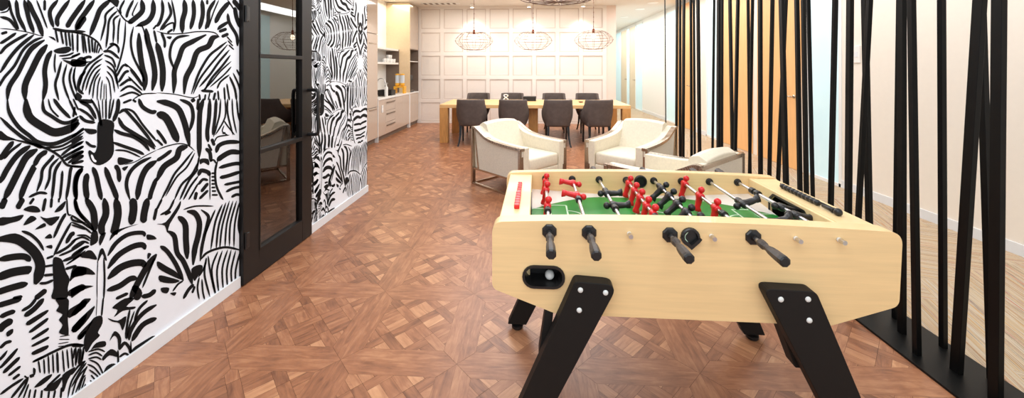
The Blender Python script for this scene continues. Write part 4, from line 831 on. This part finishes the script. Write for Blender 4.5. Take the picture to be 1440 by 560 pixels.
vt=thing('air_vent','slotted white ceiling air vent at the kitchen end','vent',(-2.75,9.62,CZ))
b=MB(); b.box(-0.02,0.95,-0.14,0.10,-0.008,0); b.build('frame',M['white'],vt); b=MB()
for k in range(6): b.box(0.03+k*0.15,0.10+k*0.15,-0.12,0.08,-0.012,-0.007)
b.build('slot',M['taupe'],vt)
# ---------------------------------------------------------------- kitchen
KX=-3.0
def tall(y0,y1,label):
    t=thing('tall_cabinet',label,'cabinet',(KX,(y0+y1)/2,0),0,'glossy taupe tall cabinets'); h=(y1-y0)/2
    b=MB(); b.box(-0.6,-0.02,-h,h,0.1,CZ-0.03); b.build('carcass',M['taupe'],t); b=MB(); b.box(-0.55,-0.06,-h,h,0,0.1); b.build('plinth',M['seam'],t)
    for z0,z1,hz in ((0.105,0.70,0.665),(0.71,2.12,1.93),(2.13,CZ-0.035,None)):
        b=MB(); b.box(-0.02,0,-h+0.002,h-0.002,z0,z1); d=b.build('door',M['gloss'],t,bev=0.002)
        if hz: b=MB(); b.box(0,0.02,-h+0.08,h-0.08,hz,hz+0.014); b.build('handle',M['steel'],d)
tall(6.86,7.34,'glossy taupe tall cabinet beside the worktop'); tall(6.37,6.85,'glossy taupe tall cabinet partly hidden behind the zebra wall')
def basecab(y0,y1,label,drawers=0):
    t=thing('base_cabinet',label,'cabinet',(KX,(y0+y1)/2,0),0,'glossy taupe base cabinets'); h=(y1-y0)/2
    b=MB(); b.box(-0.6,-0.02,-h,h,0.09,0.825); b.build('carcass',M['taupe'],t); b=MB(); b.box(-0.55,-0.05,-h,h,0,0.09); b.build('plinth',M['seam'],t)
    if drawers:
        for k in range(3):
            z0=0.10+k*0.24; b=MB(); b.box(-0.02,0,-h+0.002,h-0.002,z0,z0+0.235); d=b.build('drawer',M['gloss'],t,bev=0.002)
            b=MB(); b.box(0,0.018,-h+0.04,h-0.04,z0+0.16,z0+0.18); b.build('handle',M['seam'],d)
    else:
        b=MB(); b.box(-0.02,0,-h+0.002,h-0.002,0.10,0.822); b.build('door',M['gloss'],t,bev=0.002)
basecab(7.36,7.76,'glossy taupe base cabinet with a wall socket on its front'); basecab(7.76,8.32,'glossy taupe base cabinet with three drawers',1)
basecab(8.32,8.80,'glossy taupe base cabinet right of the drawers'); basecab(8.80,9.28,'glossy taupe base cabinet below the juice dispenser'); basecab(9.34,9.71,'glossy taupe base cabinet under the coffee machine'); basecab(9.71,10.06,'glossy taupe base cabinet against the panelled wall')
so=thing('socket','small white double socket on the first base cabinet','socket',(KX,7.57,0.64)); b=MB(); b.box(0,0.01,-0.04,0.04,-0.075,0.075,bev=0.003); b.build('plate',M['white'],so)
b=MB(); b.box(0.01,0.012,-0.02,0.02,0.015,0.055); b.box(0.01,0.012,-0.02,0.02,-0.055,-0.015); b.build('outlet',M['skirt'],so)
for ya,yb_,l in ((7.342,7.36,'white end panel of the base cabinets beside the tall cabinet'),(9.28,9.34,'white upright panel between the base cabinets below the open niche unit')):
    b=MB(); b.box(-3.595,-2.99,ya,yb_,0,0.827); o=b.build('end_panel',M['white'],None); tag(o,l,'panel')
b=MB(); b.box(-3.595,-2.985,7.342,10.05,0.828,0.86,bev=0.002); o=b.build('worktop',M['white'],None); tag(o,'white worktop along the kitchen cabinets','worktop')
tu=thing('wall_unit','tall sand coloured unit with an open niche at the end of the worktop','cabinet',(KX,9.70,0.86))
b=MB(); b.box(-0.6,0,-0.36,-0.34,0,2.24); b.build('side_panel',M['gloss_hi'],tu)
b=MB(); b.box(-0.6,0,0.34,0.36,0,2.24); b.box(-0.6,-0.58,-0.34,0.34,0,2.24); b.box(-0.6,0,-0.34,0.34,1.08,1.10); b.build('carcass',M['taupe'],tu)
b=MB(); b.box(-0.02,0,-0.34,0.34,1.10,2.24); b.build('door',M['gloss'],tu,bev=0.002)
b=MB(); b.box(-0.58,-0.005,-0.34,0.34,0.77,0.79); b.build('shelf',M['white'],tu)
b=MB(); b.box(-3.6,-3.27,9.325,9.338,0.86,1.93); o=b.build('splashback',M['taupe'],None); tag(o,'taupe splashback panel between the white shelves','panel')
for z,l in ((1.56,'lower white wall shelf carrying the cups'),(1.89,'upper white wall shelf above the cups')):
    b=MB(); b.box(-3.6,-3.28,7.5,9.32,z,z+0.045,bev=0.002); o=b.build('wall_shelf',M['white'],None); tag(o,l,'shelf','white kitchen shelves')
def cup():
    t=thing('cup','white cup in the row on the lower kitchen shelf','cup',(0,0,0),0,'white cups on the kitchen shelf')
    b=MB(); b.lathe([(0.0,0),(0.03,0),(0.042,0.02),(0.046,0.09),(0.043,0.09),(0.039,0.02),(0.0,0.008)],18); b.build('body',M['white'],t,smooth=True)
    b=MB(); b.tube([(0.042,0,0.07),(0.07,0,0.065),(0.072,0,0.035),(0.042,0,0.025)],0.006,6); b.build('handle',M['white'],t,smooth=True); return t
c0=cup(); c0.location=(-3.36,8.6,1.605)
for k in range(1,6): dup(c0,(-3.37+0.02*(k%2),8.6+k*0.115,1.605),0.3*k)
c2=dup(c0,(-3.38,8.9,1.695),1.0); 
for y in (9.02,): dup(c0,(-3.38,y,1.695),2)
ta=thing('tap','curved chrome kitchen tap at the sink','tap',(-3.34,8.12,0.86))
b=MB(); b.lathe([(0.028,0),(0.028,0.02),(0.016,0.03)],16); b.tube(crom([(0,0,0),(0,0,0.25),(0.04,0,0.36),(0.13,0,0.38),(0.19,0,0.30),(0.195,0,0.22)],6),0.012,10); b.build('spout',M['chrome'],ta,smooth=True)
b=MB(); b.tube([(0.195,0,0.23),(0.195,0,0.15)],0.016,10); b.build('nozzle',M['blk'],ta); b=MB(); b.tube([(0,0,0.06),(0.0,-0.07,0.09)],0.007,8); b.build('lever',M['chrome'],ta)
sk=MB(); sk.box(-3.45,-3.1,7.95,8.35,0.8605,0.862); sk=sk.build('sink',M['steel'],None); tag(sk,'steel sink rim set in the white worktop','sink')
bt=thing('soap_bottle','tall white soap bottle standing by the tap','bottle',(-3.09,8.02,0.862))
b=MB(); b.lathe([(0.0,0),(0.034,0.0),(0.036,0.02),(0.036,0.19),(0.014,0.225),(0.014,0.24)],18); b.build('body',M['white'],bt,smooth=True); b=MB(); b.lathe([(0.016,0.24),(0.016,0.262)],12); b.tube([(0,0,0.262),(0,0,0.285),(0.035,0,0.28)],0.005,6); b.build('pump',M['white'],bt)
dr=thing('dish_rack','low black dish rack behind the soap bottle','rack',(-3.24,8.42,0.86)); b=MB()
for s in (-1,1): b.box(s*0.15-0.01,s*0.15+0.01,-0.12,0.12,0,0.12)
b.box(-0.16,0.16,-0.13,-0.11,0,0.12); b.box(-0.16,0.16,0.11,0.13,0,0.12); b.box(-0.15,0.15,-0.12,0.12,0.005,0.015); b.build('basket',M['blk'],dr)
b=MB()
for k in range(7): b.bar((-0.12+k*0.04,-0.11,0.10),(-0.12+k*0.04,0.11,0.10),0.006,0.006)
b.build('rack_wires',M['blk'],dr)
ds=thing('juice_dispenser','twin clear tube dispenser on a yellow stand','dispenser',(-3.16,9.08,0.86))
b=MB()
for x in (-0.11,0.11): b.box(x-0.02,x+0.02,-0.08,0.08,0,0.15,bev=0.005)
b.box(-0.13,0.13,-0.09,0.09,0.14,0.17,bev=0.006); b.build('stand',M['yellow'],ds)
for x in (-0.06,0.06):
    b=MB(); b.lathe([(0.052,0.20),(0.052,0.44)],20,None,Matrix.Translation((x,0,0))); tu_=b.build('tube',M['clear'],ds,smooth=False)
    b=MB(); b.lathe([(0.055,0.44),(0.055,0.465),(0.02,0.475)],20,None,Matrix.Translation((x,0,0))); b.build('lid',M['yellow'],tu_)
    b=MB(); b.lathe([(0.02,0.165),(0.056,0.19),(0.056,0.25)],20,None,Matrix.Translation((x,0,0))); b.build('collar',M['yellow'],tu_)
cm=thing('coffee_machine','black upright coffee machine in the open niche','coffee machine',(-3.14,9.58,0.86))
b=MB(); b.box(-0.12,0.12,-0.14,0.14,0,0.04,bev=0.008); b.box(-0.12,-0.02,-0.12,0.12,0.04,0.40,bev=0.01); b.box(-0.12,0.11,-0.12,0.12,0.30,0.44,bev=0.015); b.build('body',M['blk'],cm)
b=MB(); b.box(0.0,0.12,-0.10,0.10,0.04,0.055); b.build('drip_tray',M['steel'],cm); b=MB(); b.tube([(0.05,0,0.31),(0.05,0,0.25)],0.02,12); b.build('nozzle',M['chrome'],cm); b=MB(); b.lathe([(0.0,0.44),(0.08,0.44),(0.085,0.55),(0.03,0.57)],18,None,Matrix.Translation((-0.03,0,0))); b.build('hopper',M['white'],cm)
# ---------------------------------------------------------------- light, world, camera
def area(loc,sx,sy,e,col=(1,0.97,0.93),rot=(0,0,0)):
    l=bpy.data.lights.new('added_area_light','AREA'); l.shape='RECTANGLE'; l.size=sx; l.size_y=sy; l.energy=e; l.color=col  # unseen area light added to brighten the rooms, no modelled fixture
    o=bpy.data.objects.new('added_area_light',l); C.objects.link(o); o.location=loc; o.rotation_euler=rot; return o
area((-0.2,0.3,3.0),2.6,2.0,80,(0.86,0.93,1))
area((0.0,3.4,3.05),2.6,2.4,85,(0.88,0.94,1))
area((0.0,6.6,3.05),3.0,2.0,115,(0.95,0.97,1))
area((3.0,3.5,3.05),0.9,5.0,75,(0.97,0.98,1))
area((3.0,9.0,3.05),0.8,5.0,100,(0.95,0.98,1))
area((3.0,14.5,3.05),0.8,5.0,100,(0.9,0.97,1))
area((-0.5,8.9,3.06),3.4,0.7,62,(1,0.95,0.9))
area((-3.2,8.6,3.05),0.5,2.0,25,(1,0.9,0.72))
area((-3.8,2.2,2.75),1.0,1.0,6,(1,0.9,0.8))
w=bpy.data.worlds.new('world'); bpy.context.scene.world=w; w.use_nodes=True
w.node_tree.nodes['Background'].inputs[0].default_value=(0.86,0.94,1,1); w.node_tree.nodes['Background'].inputs[1].default_value=1.7
cd=bpy.data.cameras.new('camera'); cam=bpy.data.objects.new('camera',cd); C.objects.link(cam); bpy.context.scene.camera=cam
cd.sensor_fit='HORIZONTAL'; cd.sensor_width=36; cd.lens=FPX*36/1440; cd.shift_x=0; cd.shift_y=(PY0-280)/1440.0
cam.location=(0,0,EYE); cam.rotation_euler=(PI/2,0,TH); cd.clip_start=0.05
vs=bpy.context.scene.view_settings; vs.view_transform='Standard'; vs.look='None'; vs.exposure=-0.27; vs.gamma=1.0
